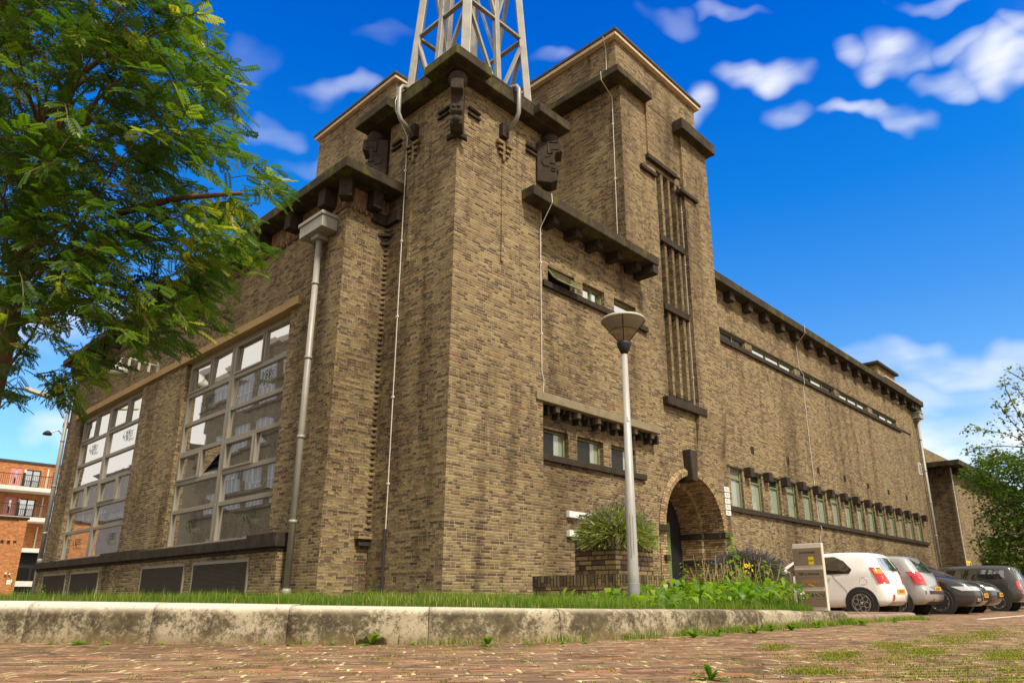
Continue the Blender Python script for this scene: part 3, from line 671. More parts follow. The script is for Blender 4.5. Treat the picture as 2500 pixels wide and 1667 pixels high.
for (u0, u1, t0, t1) in ((3.03, 3.07, 0, 1), (3.85, 3.89, 0, 1), (3.03, 3.89, 0, .1), (3.03, 3.89, .9, 1)):
    (y0, z0), (y1, z1) = hy(t0), hy(t1); sh.prism([(u0, 0), (u1, 0), (u1, 1), (u0, 1)], lambda u, t: (u, (y0, y1)[int(t)], (z0, z1)[int(t)]), lambda u, t: (u, (y0, y1)[int(t)]-.035, (z0, z1)[int(t)]+.002))
sa = sh.build('open_sash', GREENF, o)
(y0, z0), (y1, z1) = hy(.05), hy(.95); MB().face([(3.06, y0-.01, z0), (3.86, y0-.01, z0), (3.86, y1-.01, z1), (3.06, y1-.01, z1)]).build('pane', GLASS, sa)
MB().box(3.10, 3.14, .40, .46, 7.05, 7.20).box(3.46, 3.54, .40, .46, 7.05, 7.09).build('bottle', BLUEISH, o)
MB().box(2.78, 6.82, .20, .36, 6.86, 7.00).build('window_sill', STONE, B, bevel=.012)
MB().box(2.52, 6.43, .20, .36, 2.98, 3.12).build('window_sill', STONE, B, bevel=.012)

# arch: brick ring, reveal, keystone, imposts, door
ar = MB()
def strip(r0, y0, r1, y1, v0, v1):
    for q in range(NA):
        (xa, za), (xb, zb) = arc(r0, q), arc(r0, q+1); (xc, zc), (xd, zd) = arc(r1, q), arc(r1, q+1)
        sa, sb = math.pi*1.5*q/NA, math.pi*1.5*(q+1)/NA
        ar.face([(xa, y0, za), (xb, y0, zb), (xd, y1, zd), (xc, y1, zc)], uv=[(v0, sa), (v0, sb), (v1, sb), (v1, sa)])
strip(AR+.20, ST-.02, AR+.12, ST-.10, 0, .11); strip(AR+.12, ST-.10, AR, ST-.08, .11, .22); strip(AR, ST-.08, AR-.03, ST+.55, .22, .88)
strip(AR-.03, ST+.55, AR-.16, ST+.55, .88, 1.0); strip(AR-.16, ST+.55, AR-.16, ST+1.25, 1.0, 1.7)
for sx in (-1, 1):
    X = AX+sx*AR; X2 = AX+sx*(AR-.16)
    ar.face([(X, ST-.08, -.2), (X-sx*.03, ST+.55, -.2), (X-sx*.03, ST+.55, AZ), (X, ST-.08, AZ)], uv=[(0, -.2), (.63, -.2), (.63, AZ), (0, AZ)])
    ar.face([(X-sx*.03, ST+.55, -.2), (X2, ST+.55, -.2), (X2, ST+.55, AZ), (X-sx*.03, ST+.55, AZ)], uv=[(.63, -.2), (.75, -.2), (.75, AZ), (.63, AZ)])
    ar.face([(X2, ST+.55, -.2), (X2, ST+1.25, -.2), (X2, ST+1.25, AZ), (X2, ST+.55, AZ)], uv=[(.75, -.2), (1.45, -.2), (1.45, AZ), (.75, AZ)])
    ar.face([(X, ST-.08, -.2), (X+sx*.2, ST-.02, -.2), (X+sx*.2, ST-.02, AZ), (X, ST-.08, AZ)], uv=[(0, -.2), (.2, -.2), (.2, AZ), (0, AZ)])
ar.build('entrance_arch', BRA, B)
for z0, z1 in ((1.86, 2.02), (1.16, 1.30), (.52, .66)):
    for sx in (-1, 1):
        X = AX+sx*AR; b = MB().box(X-sx*.05, X+sx*(.40 if z0 > 1.5 else .12), ST-.13, ST+.02, z0, z1)
        if sx > 0 or z0 > 1.5: b.box(X-sx*.07, X+sx*.0, ST+.02, ST+.56, z0, z1).box(X-sx*.20, X-sx*.07, ST+.50, ST+1.2, z0, z1)
        b.build('impost_stone', STONE, B, bevel=.012)
MB().prism([(-.12, 3.22), (.12, 3.22), (.19, 4.05), (-.20, 4.05)], lambda u, z: (8.64+u, ST-.24, z), lambda u, z: (8.64+u, ST+.3, z)).build('keystone', TOTEM, B, bevel=.03, seg=3)
dr = MB().box(AX-AR, AX+AR, ST+1.2, ST+1.26, -.2, 3.5); do = dr.build('door', BLACK, B)
MB().box(8.96, 9.40, ST+1.12, ST+1.198, .2, 2.30).build('door_panel', GREENP, do); MB().box(7.4, 7.7, ST+1.12, ST+1.198, .2, 2.30).build('door_panel', GREENP, do)
MB().tube([(9.98, ST+1.16, 1.0), (9.98, ST+1.12, 1.05), (9.98, ST+1.12, 1.25), (9.98, ST+1.16, 1.3)], .015, 8).build('door_handle', CHROME, do)
text_mesh('92-1', .11, CONC, 'carved_number', B, (10.52, ST-.132, 1.94), (1,0,0), (0,0,1), .002)

# windows of the right wing
LR = YP(RW)
for i, (a, b) in enumerate(low15):
    f = MB(); d = .12; fw = .05
    for q in ((a, b, 2.86, 2.91), (a, b, 3.97, 4.02), (a, b, 3.70, 3.75)): f.lbox(LR, *q, d-.05, d+.02)
    f.lbox(LR, a, a+fw, 2.91, 3.97, d-.049, d+.021); f.lbox(LR, b-fw, b, 2.91, 3.97, d-.049, d+.021)
    o = f.build('window', GREENF, B, bevel=.004)
    MB().face([LR(a+fw, 2.91, d), LR(b-fw, 2.91, d), LR(b-fw, 3.70, d), LR(a+fw, 3.70, d)]).build('pane', GLASSF, o)
    MB().face([LR(a+fw, 3.75, d), LR(b-fw, 3.75, d), LR(b-fw, 3.97, d), LR(a+fw, 3.97, d)]).build('pane', GLASSD if i % 3 else GLASSF, o)
    if i in (3, 8): MB().tube([LR(b-.1, 3.25, d-.06), LR(b-.13, 3.35, d-.1), LR(b-.2, 3.36, d-.08)], .012, 6).build('window_handle', STONE, o)
for i in range(15): x = 12.53+1.2755*i; MB().box(x-.13, x+.13, RW-.22, RW+.05, 3.83, 4.12).build('pier_block', STONE, B, bevel=.012)
MB().box(11.0, 30.70, RW-.09, RW+.12, 2.71, 2.86).build('window_sill', STONE, B, bevel=.012)
MB().box(10.85, 30.75, RW-.02, RW+.1, 4.022, 4.075).build('window_lintel', STONE, B)
for i, (a, b) in enumerate(up5):
    f = MB(); d = .10; fw = .035; n = 3
    f.lbox(LR, a, b, 8.13, 8.13+fw, d-.04, d+.02); f.lbox(LR, a, b, 8.44-fw, 8.44, d-.04, d+.02); mm = [a+fw/2+(b-a-fw)*q/n for q in range(n+1)]
    for u in mm: f.lbox(LR, u-fw/2, u+fw/2, 8.13+fw, 8.44-fw, d-.039, d+.021)
    o = f.build('window', GREENF, B)
    for q in range(n):
        g = GLASSB if (i, q) not in ((0, 1), (0, 2), (2, 0), (2, 2), (4, 0)) else GLASSD
        MB().face([LR(mm[q], 8.13+fw, d), LR(mm[q+1], 8.13+fw, d), LR(mm[q+1], 8.44-fw, d), LR(mm[q], 8.44-fw, d)]).build('pane', g, o)
MB().box(10.85, 29.05, RW-.08, RW+.1, 7.98, 8.13).build('window_sill', STONE, B, bevel=.01)
MB().box(10.85, 28.6, RW-.015, RW+.1, 8.442, 8.50).build('window_lintel', STONE, B); MB().box(29.2, 30.6, RW-.03, RW+.1, 8.10, 8.16).build('window_lintel', STONE, B)
for x in (13.09, 15.68, 18.24, 20.81, 23.36, 25.90, 28.40): MB().box(x-.09, x-.035, RW-.02, RW+.02, 4.66, 4.88).box(x-.035, x+.035, RW-.004, RW+.02, 4.66, 4.88).box(x+.035, x+.09, RW-.02, RW+.02, 4.66, 4.88).build('vent_brick', STONE, B)
v = MB().box(31.08, 31.62, RW-.02, RW+.02, 6.22, 6.78)
vo = v.build('wall_vent', SLAB, B); g = MB()
for i in range(7): g.box(31.14, 31.56, RW-.026, RW-.019, 6.27+i*.07, 6.31+i*.07)
g.build('vent_slat', BLACK, vo)
MB().box(29.2, 29.3, RW-.06, RW, 9.46, 9.54).build('white_sensor', WHITE, B)

# windows of the left wing
LL = XP(LW); zr = [1.41, 2.28, 2.99, 3.74, 4.50, 5.28, 6.12]
for bi, (a, b) in enumerate(bays):
    d = .17; f = MB(); fw = .10; mid = (a+b)/2+.13
    f.lbox(LL, a, b, 6.12, 6.26, d-.05, d+.04)
    for z in zr[:-1]: f.lbox(LL, a, b, z-.0, z+fw, d-.05, d+.04)
    for u0, u1 in ((a, a+.07), (b-.09, b), (mid-.125, mid-.015), (mid+.015, mid+.125)): f.lbox(LL, u0, u1, 1.41, 6.12, d-.058, d+.041)
    f.lbox(LL, mid-.015, mid+.015, 1.41, 6.12, d-.03, d+.04)
    halves = [(a+.07, mid-.125), (mid+.125, b-.09)]
    for (u0, u1), cut in zip(halves, (.46, .46)):
        um = u0+(u1-u0)*cut
        for r in (2, 5):
            f.lbox(LL, um-.035, um+.035, zr[r]+fw, zr[r+1], d-.055, d+.04)
            for (p0, p1) in ((um+.05, u1),) if (u0 != halves[0][0]) else ((um+.05, u1),):
                zt = zr[r+1]; zb = zr[r]+fw
                for q in ((p0, p1, zb, zb+.05), (p0, p1, zt-.05, zt), (p0, p0+.05, zb+.05, zt-.05), (p1-.05, p1, zb+.05, zt-.05)): f.lbox(LL, *q, d-.075, d)
    wo = f.build('window', FRAME, B, bevel=.006)
    rg = random.Random(5+bi)
    for hi, (u0, u1) in enumerate(halves):
        for r in range(6):
            cells = [(u0, u1)]
            if r in (2, 5): um = u0+(u1-u0)*.46; cells = [(u0, um), (um, u1)]
            for ci, (c0, c1) in enumerate(cells):
                if bi == 0 and r == 2 and hi == 1 and ci == 0 and False: continue
                t = [rg.uniform(-.010, .010) for _ in range(4)]
                zb, zt = zr[r]+fw, zr[r+1]
                if bi == 0 and hi == 1 and r == 2 and ci == 0:      # dark sheet and side painted as the unlit room behind the open hopper
                    MB().face([LL(c0, zb, d+.5), LL(c1, zb, d+.5), LL(c1, zt, d+.5), LL(c0, zt, d+.5)]).build('pane', DARKROOM, wo); MB().box(LW+d+.06, LW+d+.5, c0, c0+.01, zb, zt).build('dark_jamb', DARKROOM, wo)
                    hp = MB(); top_y = zt-.03; dep = lambda t: (LW+d-.02+.30*(1-t)*0-.0, 0)
                    P0 = lambda u, t: (LW+d+.0+.36*t, u, zb+.03+(zt-zb-.05)*t*.97)
                    for (q0, q1, t0, t1) in ((c0, c0+.06, 0, 1), (c1-.06, c1, 0, 1), (c0, c1, 0, .09), (c0, c1, .91, 1)):
                        hp.prism([(q0, t0), (q1, t0), (q1, t1), (q0, t1)], P0, lambda u, t: tuple(Vector(P0(u, t))+Vector((.04, 0, .015))))
                    ho = hp.build('open_sash', FRAME, wo); MB().face([P0(c0+.05, .05), P0(c1-.05, .05), P0(c1-.05, .95), P0(c0+.05, .95)]).build('pane', GLASSB, wo)
                    continue
                MB().face([LL(c0, zb, d+t[0]), LL(c1, zb, d+t[1]), LL(c1, zt, d+t[2]), LL(c0, zt, d+t[3])]).build('pane', GLASS, wo)
    for hi, (u0, u1) in enumerate(halves):
        for r in (4, 0):
            yc = u0+(u1-u0)*(.42 if hi == 0 else .5); zc = (zr[r]+fw+zr[r+1])/2+.05
            x = LW+d-.035
            text_mesh('YES', .26, BLACK if r else CARDARK, 'lettering', wo, (x, yc-.06, zc+.05), (0,-1,0), (0,0,1), .001, shear=.25)
            text_mesh('&', .13, BLACK, 'lettering', wo, (x, yc-.02, zc-.14), (0,-1,0), (0,0,1), .001)
            text_mesh('YOU', .14, GREENP, 'lettering', wo, (x, yc-.24, zc-.14), (0,-1,0), (0,0,1), .001, shear=.25)
            fl_ = MB(); lf = lambda cy, cz, w, h, an: fl_.face([(x-.001, cy+math.cos(an+t)*w*math.cos(t)-0+0*t, cz+math.sin(an+t)*h) for t in [i*math.pi/5 for i in range(10)]])
            for cy, cz, w, h, an in ((yc+.20, zc+.10, .09, .06, .3), (yc+.26, zc-.0, .10, .05, 1.2), (yc+.18, zc-.06, .07, .08, 2.0)): lf(cy, cz, w, h, an)
            fl_.build('leaf_logo', GREENP, wo)
MB().box(LW-.08, LW+.2, 3.71, 18.85, 6.24, 6.43).build('window_lintel', LINT, B, bevel=.01)
MB().box(LW-.10, LW+.2, 3.70, 3.71+.5, 6.241, 6.431).build('lintel_end', LINT, B)
# plinth with ledge and grilles
MB().box(-1.24, LW+.1, 3.24, 19.35, -.2, 1.13).build('plinth', BR, B)
lg = MB().box(-1.33, LW+.2, 3.18, 19.42, 1.20, 1.41); lg.box(-1.34, -1.0, 3.17, 4.35, 1.199, 1.47)
lg.box(-1.34, -1.0, 10.0, 12.9, 1.199, 1.46); lg.box(-1.27, LW+.1, 3.21, 19.38, 1.13, 1.20)
lg.build('stone_ledge', STONE, B, bevel=.02)
for a, b in ((4.29, 6.88), (7.30, 9.87), (12.95, 15.5), (15.92, 18.4)):
    f = MB(); x0 = -1.265
    f.box(x0, -1.24, a, b, .97, 1.03); f.box(x0, -1.24, a, a+.05, .05, .97); f.box(x0, -1.24, b-.05, b, .05, .97); f.box(x0, -1.24, a, b, .02, .07)
    o = f.build('vent_grille', FRAME, B)
    s_ = MB(); s_.box(-1.243, -1.239, a+.05, b-.05, .07, .97)
    for i in range(36): s_.prism([(-1.244, 0), (-1.258, .012), (-1.244, .016)], lambda x, z: (x, a+.05, .075+i*.025+z), lambda x, z: (x, b-.05, .075+i*.025+z))
    s_.build('mesh_panel', GRILLE, o)
# downpipes with hoppers
def downpipe(p, ztop, zbot, r, hop=None):
    x, y = p; t = MB(); t.tube([(x, y, zbot), (x, y, ztop)], r, 14)
    z = ztop-1.0
    while z > zbot: t.lathe((x, y, z), [(r+.012, 0), (r+.012, .06)], 14); z -= 1.6
    t.lathe((x, y, zbot), [(r*1.35, 0), (r*1.35, .12), (r, .16)], 14)
    o = t.build('downpipe', PIPE, B, smooth=False)
    for pp in o.data.polygons: pp.use_smooth = True
    if hop:
        x0, x1, y0, y1, z0 = hop; h = MB(); h.box(x0, x1, y0, y1, z0, z0+.26); h.box(x0-.03, x1, y0-.03, y1+.03, z0+.26, z0+.34); h.box(x-.13, x+.13, y-.13, y+.13, z0-.10, z0); h.build('hopper', PIPE, o, bevel=.012)
downpipe((-1.13, 2.98), 7.42, .30, .062, (-1.36, -1.0, 2.52, 3.42, 7.52)); downpipe((-1.13, 19.70), 8.2, 1.42, .062); downpipe((31.75, RW-.13), 9.0, .2, .07, (31.45, 32.05, RW-.36, RW, 9.10))
# lightning conductor wires
def wire(pts, r=.009, clips=True):
    t = MB().tube(pts, r, 6)
    for a, b in zip(pts, pts[1:]):
        n = int(abs(a[2]-b[2])/1.4)
        for i in range(n):
            p = Vector(a).lerp(Vector(b), (i+.5)/n); t.box(p.x-.02, p.x+.02, p.y-.02, p.y+.03, p.z-.02, p.z+.02)
    t.build('lightning_wire', WIRE, B)
wire([(-.30, 1.66, 10.86), (-.37, 1.66, 10.6), (-.36, 1.66, 10.36), (-.035, 1.62, 9.85), (-.035, 1.60, 1.5)]); MB().tube([(-.05, 1.60, 1.5), (-.05, 1.60, .3)], .028, 8).build('wire_sleeve', CARDARK, B)
wire([(2.42, -.36, 8.72), (2.42, -.38, 8.5), (2.41, -.03, 8.0), (2.44, -.03, 4.75), (2.50, -.03, 4.55), (2.50, .0, 4.15)])
wire([(5.84, .62, 15.8), (6.02, .66, 15.5), (6.02, .66, 14.6)]); wire([(5.76, .68, 14.58), (5.78, .68, 14.3), (6.27, .68, 14.0), (6.27, .68, 8.7)])
wire([(17.45, .27, 10.1), (17.45, .28, 9.8), (17.46, .67, 9.4), (17.5, .67, 8.5), (17.66, .60, 8.3), (17.66, .60, 7.95), (17.68, .67, 7.8), (17.68, .66, 2.9), (17.68, .58, 2.6), (17.68, .67, 2.4), (17.68, .67, .3)])
wire([(9.235, .40, 12.3), (9.235, .40, 5.36)], .007)
MB().box(-.05, .02, 2.0, 2.2, 8.69, 8.80).build('lead_flashing', STEEL, B); MB().box(2.30, 2.52, -.10, .02, 8.70, 8.86).build('lead_flashing', STEEL, B)
# chimney on the far roof
ch = MB(); ch.box(38.2, 41.6, 4.0, 7, 9.9, 14.0); ch.build('chimney', BR, B)
MB().box(37.9, 42.0, 3.5, 7.3, 13.2, 13.42).box(37.9, 41.9, 3.8, 7.3, 14.4, 14.55).build('chimney_band', STONE, B); MB().box(38.2, 41.6, 4.01, 7, 14.0, 14.4).build('chimney_top', BR, B); MB().box(37.92, 41.98, 3.52, 7.3, 13.42, 13.5).build('chimney_trim', CREAM, B)
bx = MB(); bx.box(32.0, 50, 3.6, 14, 0, 9.9); bx.build('rear_hall', BR, B)

# ------------------------------------------------------------------ lattice mast on the corner tower
M = thing('lattice_mast', 'grey steel lattice mast standing on the flat roof of the corner tower', 'mast', (1.1, 0.95, 10.62))
mc = (1.10, 0.95); 
def mp(ix, iy, z):
    h = .97-.055*(z-10.62); return (mc[0]+ix*h, mc[1]+iy*h, z)
ZL = [10.62, 12.75, 15.3, 18.0]
leg = lambda ix, iy, w: MB().beam(mp(ix, iy, 10.62), mp(ix, iy, 18.0), w, w*.8, up=(ix, iy, 0) if ix and iy else (ix, iy, 0))
for ix, iy in ((-1,-1),(1,-1),(1,1),(-1,1)):
    o = leg(ix, iy, .20).build('leg', STEEL, M, bevel=.012)
for ix, iy in ((0,-1),(1,0),(0,1),(-1,0)): leg(ix, iy, .13).build('middle_post', STEEL, M, bevel=.008)
for a, b in (((-1,-1),(1,-1)),((1,-1),(1,1)),((1,1),(-1,1)),((-1,1),(-1,-1))):
    mid = ((a[0]+b[0])/2, (a[1]+b[1])/2)
    for j in range(3):
        z0, z1 = ZL[j], ZL[j+1]
        MB().beam(mp(*a, z1), mp(*b, z1), .10, .05).build('strut', STEEL, M)
        for e in (a, b): MB().beam(mp(*mid, z0), mp(*e, z1-.08), .09, .05).build('brace', STEEL, M)

# ------------------------------------------------------------------ annex on the right
A = thing('brick_annex', 'lower brick building beyond the right wing, partly hidden by the tree', 'building', (34, 0, 0))
a = MB(); a.wall(XP(34), 0, 3.6, -.1, 6.85, []); a.wall(YP(0), 34, 52, -.1, 6.85, [(37.8, 40.2, 0, 2.2, .4)]); a.face([(34,0,6.85),(52,0,6.85),(52,8,6.85),(34,8,6.85)]); a.build('wall', BR, A)
MB().box(37.8, 40.2, .38, .42, 0, 2.2).build('door', BLACK, A); MB().box(37.3, 40.9, -1.6, .2, 2.30, 2.58).build('canopy', CONC, A, bevel=.02); MB().box(39.5, 44, -1.2, .2, 3.25, 3.6).build('canopy', STONE, A, bevel=.02)
MB().box(33.42, 52, -.62, 8, 6.85, 7.12).build('eave', MOSSY, A, bevel=.02); MB().box(33.97, 34.3, -.03, 3.6, 6.35, 6.85).box(34.3, 52, -.03, .1, 6.351, 6.849).build('soldier_frieze', BRS, A)
for i in range(10): MB().box(34.4+1.2*i, 34.65+1.2*i, -.38, 0, 6.45, 6.86).build('corbel', STONE, A)
for y in (.3, 1.6): MB().box(33.62, 34.0, y, y+.25, 6.45, 6.86).build('corbel', STONE, A)
MB().tube([(34.05, -.04, 6.8), (34.05, -.04, 0)], .02, 6).build('lightning_wire', WIRE, A)
ys = thing('yellow_sign', 'small yellow parking notice on the annex wall above the parked estate', 'sign', (33.35, -.03, 1.9))
MB().box(32.85, 33.75, -.04, -.01, 1.75, 2.12).build('board', YELLOW, ys); text_mesh('P - ', .28, BLACK, 'lettering', ys, (33.2, -.045, 1.93), (1,0,0), (0,0,1)); MB().box(33.45, 33.62, -.046, -.041, 1.82, 2.05).build('symbol', BLACK, ys)
ys.location = (34.6, -.03, 1.9); 
gw = thing('garden_wall', 'dark brick garden wall behind the dark estate at the far right', 'wall', (46, -3, 0))
MB().box(40.5, 40.8, -9, -0.05, -.1, 1.9).build('wall', plain('dark_wall_brick', (.035, .025, .02), .9), gw); MB().box(40.44, 40.86, -9, -.06, 1.9, 2.0).build('coping', STONE, gw)

# ------------------------------------------------------------------ far left buildings
F = thing('apartment_building', 'orange brick gallery flats with white balcony slabs and pink doors', 'building', (4, 60, 0))
w = MB(); wins = []
for fz in (2.05, 6.35, 8.72):
    pass
fl_z = [3.75, 6.12, 8.45]
holes = []
for z in (6.45, 8.80):
    for x in (6.05, 8.05, 10.1, 3.0): holes.append((x, x+1.15, z+.15, z+1.55, .12))
    for x in (5.10, 2.0): holes.append((x, x+.78, z, z+1.62, .10))
w.wall(YP(60), -6, 14, 3.7, 10.9, holes); w.face([(-6,60,10.9),(14,60,10.9),(14,70,10.9),(-6,70,10.9)]); w.build('wall', BRO, F)
MB().box(-6.1, 14.1, 59.9, 60.3, 10.85, 11.0).build('roof_edge', ROOF, F)
for (x0, x1, z0, z1, _) in holes:
    if x1-x0 > 1:
        f = MB(); 
        for q in ((x0, x1, z0, z0+.08), (x0, x1, z1-.08, z1), (x0, x0+.08, z0, z1), (x1-.08, x1, z0, z1), ((x0+x1)/2-.04, (x0+x1)/2+.04, z0, z1)): f.lbox(YP(60), *q, .02, .1)
        o = f.build('window', CARDARK, F); MB().face([(x0, 60.08, z0), (x1, 60.08, z0), (x1, 60.08, z1), (x0, 60.08, z1)]).build('pane', GLASSB, o); MB().box(x0-.05, x1+.05, 59.9, 60.02, z0-.08, z0).build('sill', SLAB, o)
    else:
        o = MB().box(x0, x1, 60.04, 60.1, z0, z1).build('door', DOORP, F); MB().box(x0+.32, x0+.46, 60.02, 60.045, z0+.35, z1-.25).build('door_glass', GLASSB, o)
        MB().box(x1+.12, x1+.24, 59.85, 60, z1-.45, z1-.1).build('gallery_lamp', SLAB, F)
for z in (3.75, 6.12, 8.45):
    o = MB().box(-6, 14, 58.3, 60.0, z, z+.32).build('gallery_slab', SLAB, F)
    if z > 4:
        r = MB(); r.box(-6, 14, 58.35, 58.40, z+1.22, z+1.27)
        for i in range(150): x = -6+i*.133; r.box(x, x+.022, 58.36, 58.39, z+.3, z+1.22)
        r.build('railing', CARDARK, F); MB().box(7.05-1.4, 7.2-1.4, 58.3, 58.45, z+.32, z+1.4).build('railing_post', BLACK, F)
    MB().tube([(7.65, 59.9, z+.3), (7.65, 59.9, z+2.1)], .05, 6).build('drainpipe', SLAB, F)
sh = MB(); sh.box(-6, 14, 59.0, 62, -.1, 3.75); sh.build('shop_front', BLACK, F)
for x in (5.2, 6.4, 7.6, 8.8): MB().box(x, x+1.05, 58.94, 58.99, .9, 2.6).build('shop_window', GLASSD, F)
MB().box(5.4, 7.8, 58.92, 58.95, 1.2, 1.6).build('shop_display', SLAB, F)
O = thing('orange_building', 'low orange brick building with a slanting roof edge at the left border', 'building', (1, 40, 0))
MB().prism([(43, -.1), (30, -.1), (30, 3.9), (43, 5.05)], lambda y, z: (2.8, y, z), lambda y, z: (-6, y, z)).build('wall', BRO, O) if False else None
wb = MB(); wb.wall(YP(40), -8, 2.25, -.1, 4.62, []); wb.wall(XP(2.25), 40, 40.9, -.1, 4.62, []); wb.box(2.2, 2.62, 39.96, 41, -.1, 4.60); wb.build('wall', BRO, O)
MB().box(-8.1, 2.7, 39.9, 46, 4.62, 4.74).build('roof_edge', STONE, O)
for x in (1.55, 1.85, 2.15): MB().box(x, x+.14, 39.93, 40, 3.32, 3.42).build('vent', BLACK, O)
MB().box(2.2, 2.45, 39.95, 40, 1.05, 1.3).build('white_plate', WHITE, O); MB().sphere((2.08, 39.9, 1.62), .06, 8, 6).sphere((2.25, 39.9, 1.58), .05, 8, 6).build('white_lamp', WHITE, O)

# buildings across the street (seen mirrored in the big windows)
CURT = plain('pale_curtain', (.42, .42, .40), .7)
PLAST = plain('pale_plaster', (.42, .38, .31), .85, scale=2)
def opposite(name, label, x, y0, y1, zt, mt, rows, roofm):
    o = thing(name, label, 'building', (x, y0, 0)); w = MB(); L = lambda u, v, d: (x-d, u, v); hs = []
    for z0, z1 in rows:
        y = y0+.8
        while y+2.9 < y1: hs.append((y, y+2.6, z0, z1, .12)); y += 3.4
    w.wall(L, y0, y1, -.1, zt, hs); w.wall(lambda u, v, d: (u, y1+d, v), x-9, x, -.1, zt, []); w.wall(lambda u, v, d: (u, y0+d, v), x-9, x, -.1, zt, []); w.face([(x,y0,zt),(x,y1,zt),(x-9,y1,zt),(x-9,y0,zt)]); w.build('wall', mt, o)
    for z0, z1 in rows:
        g = MB().box(x-.10, x-.11, y0+.5, y1-.3, z0, z1); 
        g.build('window_band', CURT, o); b = MB()
        for (a, c, e, f, _) in hs:
            if e != z0: continue
            for i in range(5): u = a+(c-a)*i/4; b.box(x-.09, x-.04, u-.03, u+.03, e, f)
            for i in range(3): v = e+(f-e)*i/2; b.box(x-.09, x-.04, a, c, v-.03, v+.03)
        b.build('white_glazing_bars', WHITE, o); MB().box(x-.02, x+.08, y0, y1, z0-.35, z0-.22).build('sill_band', STONE, o)
    MB().box(x-9, x+.25, y0-.1, y1+.1, zt, zt+.45).build('roof_edge', roofm, o)
    return o
opposite('office_building', 'brown brick building across the street mirrored in the big windows', -16.5, 22, 48, 17.2, BR, [(2.0, 4.4), (6.6, 8.6), (10.8, 12.6), (14.6, 16.4)], CREAM)
opposite('warehouse', 'pale brick warehouse across the street mirrored in the far window', -16.5, 52, 86, 12.0, PLAST, [(7.5, 9.0)], ROOF)

# ------------------------------------------------------------------ lamps
SL = thing('street_lamp', 'grey street lamp with a translucent cone shade standing in the weeds', 'street lamp', (-1.11, -4.61, 0.2))
px_, py_ = -1.11, -4.61
MB().lathe((px_, py_, 0), [(.064, .1), (.063, .55), (.060, .62), (.057, 1.0), (.034, 3.14)], 20).build('post', POST, SL, smooth=True)
MB().lathe((px_, py_, 0), [(.064, .15), (.0665, .16), (.066, .44), (.063, .45)], 20).build('post_sleeve', plain('post_base', (.20, .20, .20), .7), SL, smooth=True)
pd = MB()
for ang in (-.3, .3): pass
dirc = Vector((CAM.x-px_, CAM.y-py_, 0)).normalized()
MB().lathe((px_, py_, 0), [(.030, 3.12), (.066, 3.19), (.088, 3.25), (.090, 3.28), (.055, 3.30)], 20).build('lamp_collar', BLACK, SL, smooth=True)
def lampshade():
    m, t, b, o = mat('lamp_shade_glass'); b.inputs['Base Color'].default_value = (.34, .29, .23, 1); b.inputs['Roughness'].default_value = .25
    tr = t.new('ShaderNodeBsdfTransparent'); tr.inputs[0].default_value = (.75, .66, .55, 1); mx = t.new('ShaderNodeMixShader'); mx.inputs[0].default_value = .50
    t.l.new(tr.outputs[0], mx.inputs[1]); t.l.new(b.outputs[0], mx.inputs[2]); t.l.new(mx.outputs[0], o.inputs[0]); return m
SHADE = lampshade()
MB().lathe((px_, py_, 0), [(.055, 3.29), (.262, 3.545), (.268, 3.56)], 40).build('lamp_shade', SHADE, SL, smooth=True)
MB().lathe((px_, py_, 0), [(.272, 3.552), (.276, 3.562), (.262, 3.585), (.13, 3.635), (.0001, 3.65)], 40).build('lamp_lid', LAMPG, SL, smooth=True)
rib = MB()
for i in range(4):
    t = .6+i*math.pi/2; c, s_ = math.cos(t), math.sin(t); rib.tube([(px_+c*.06, py_+s_*.06, 3.29), (px_+c*.268, py_+s_*.268, 3.55)], .006, 6)
rib.tube([(px_+.165*math.cos(t), py_+.165*math.sin(t), 3.425) for t in [i*math.pi/12 for i in range(25)]], .004, 5, cap=False)
rib.build('shade_rib', STONE, SL); MB().tube([(px_, py_, 3.3), (px_, py_, 3.5)], .022, 10).build('lamp_tube', WHITE, SL)
q = Vector((px_, py_, 2.32))+dirc*.046+Vector((.0, -.008, 0)); rt_ = Vector((-dirc.y, dirc.x, 0))
MB().face([q+rt_*.024+Vector((0,0,-.032)), q-rt_*-.058*.0+rt_*-.0+Vector((0,0,-.032)), q+Vector((0,0,.032)), q+rt_*.024+Vector((0,0,.032))]).build('sticker', WHITE, SL)
q = Vector((px_, py_, 0))+dirc*.0605
MB().tube([q+rt_*.018+Vector((0,0,z)) for z in (.75, 1.18)], .0015, 4).tube([q-rt_*.012+Vector((0,0,z)) for z in (.72, 1.2)], .0015, 4).build('hatch_seam', STONE, SL)

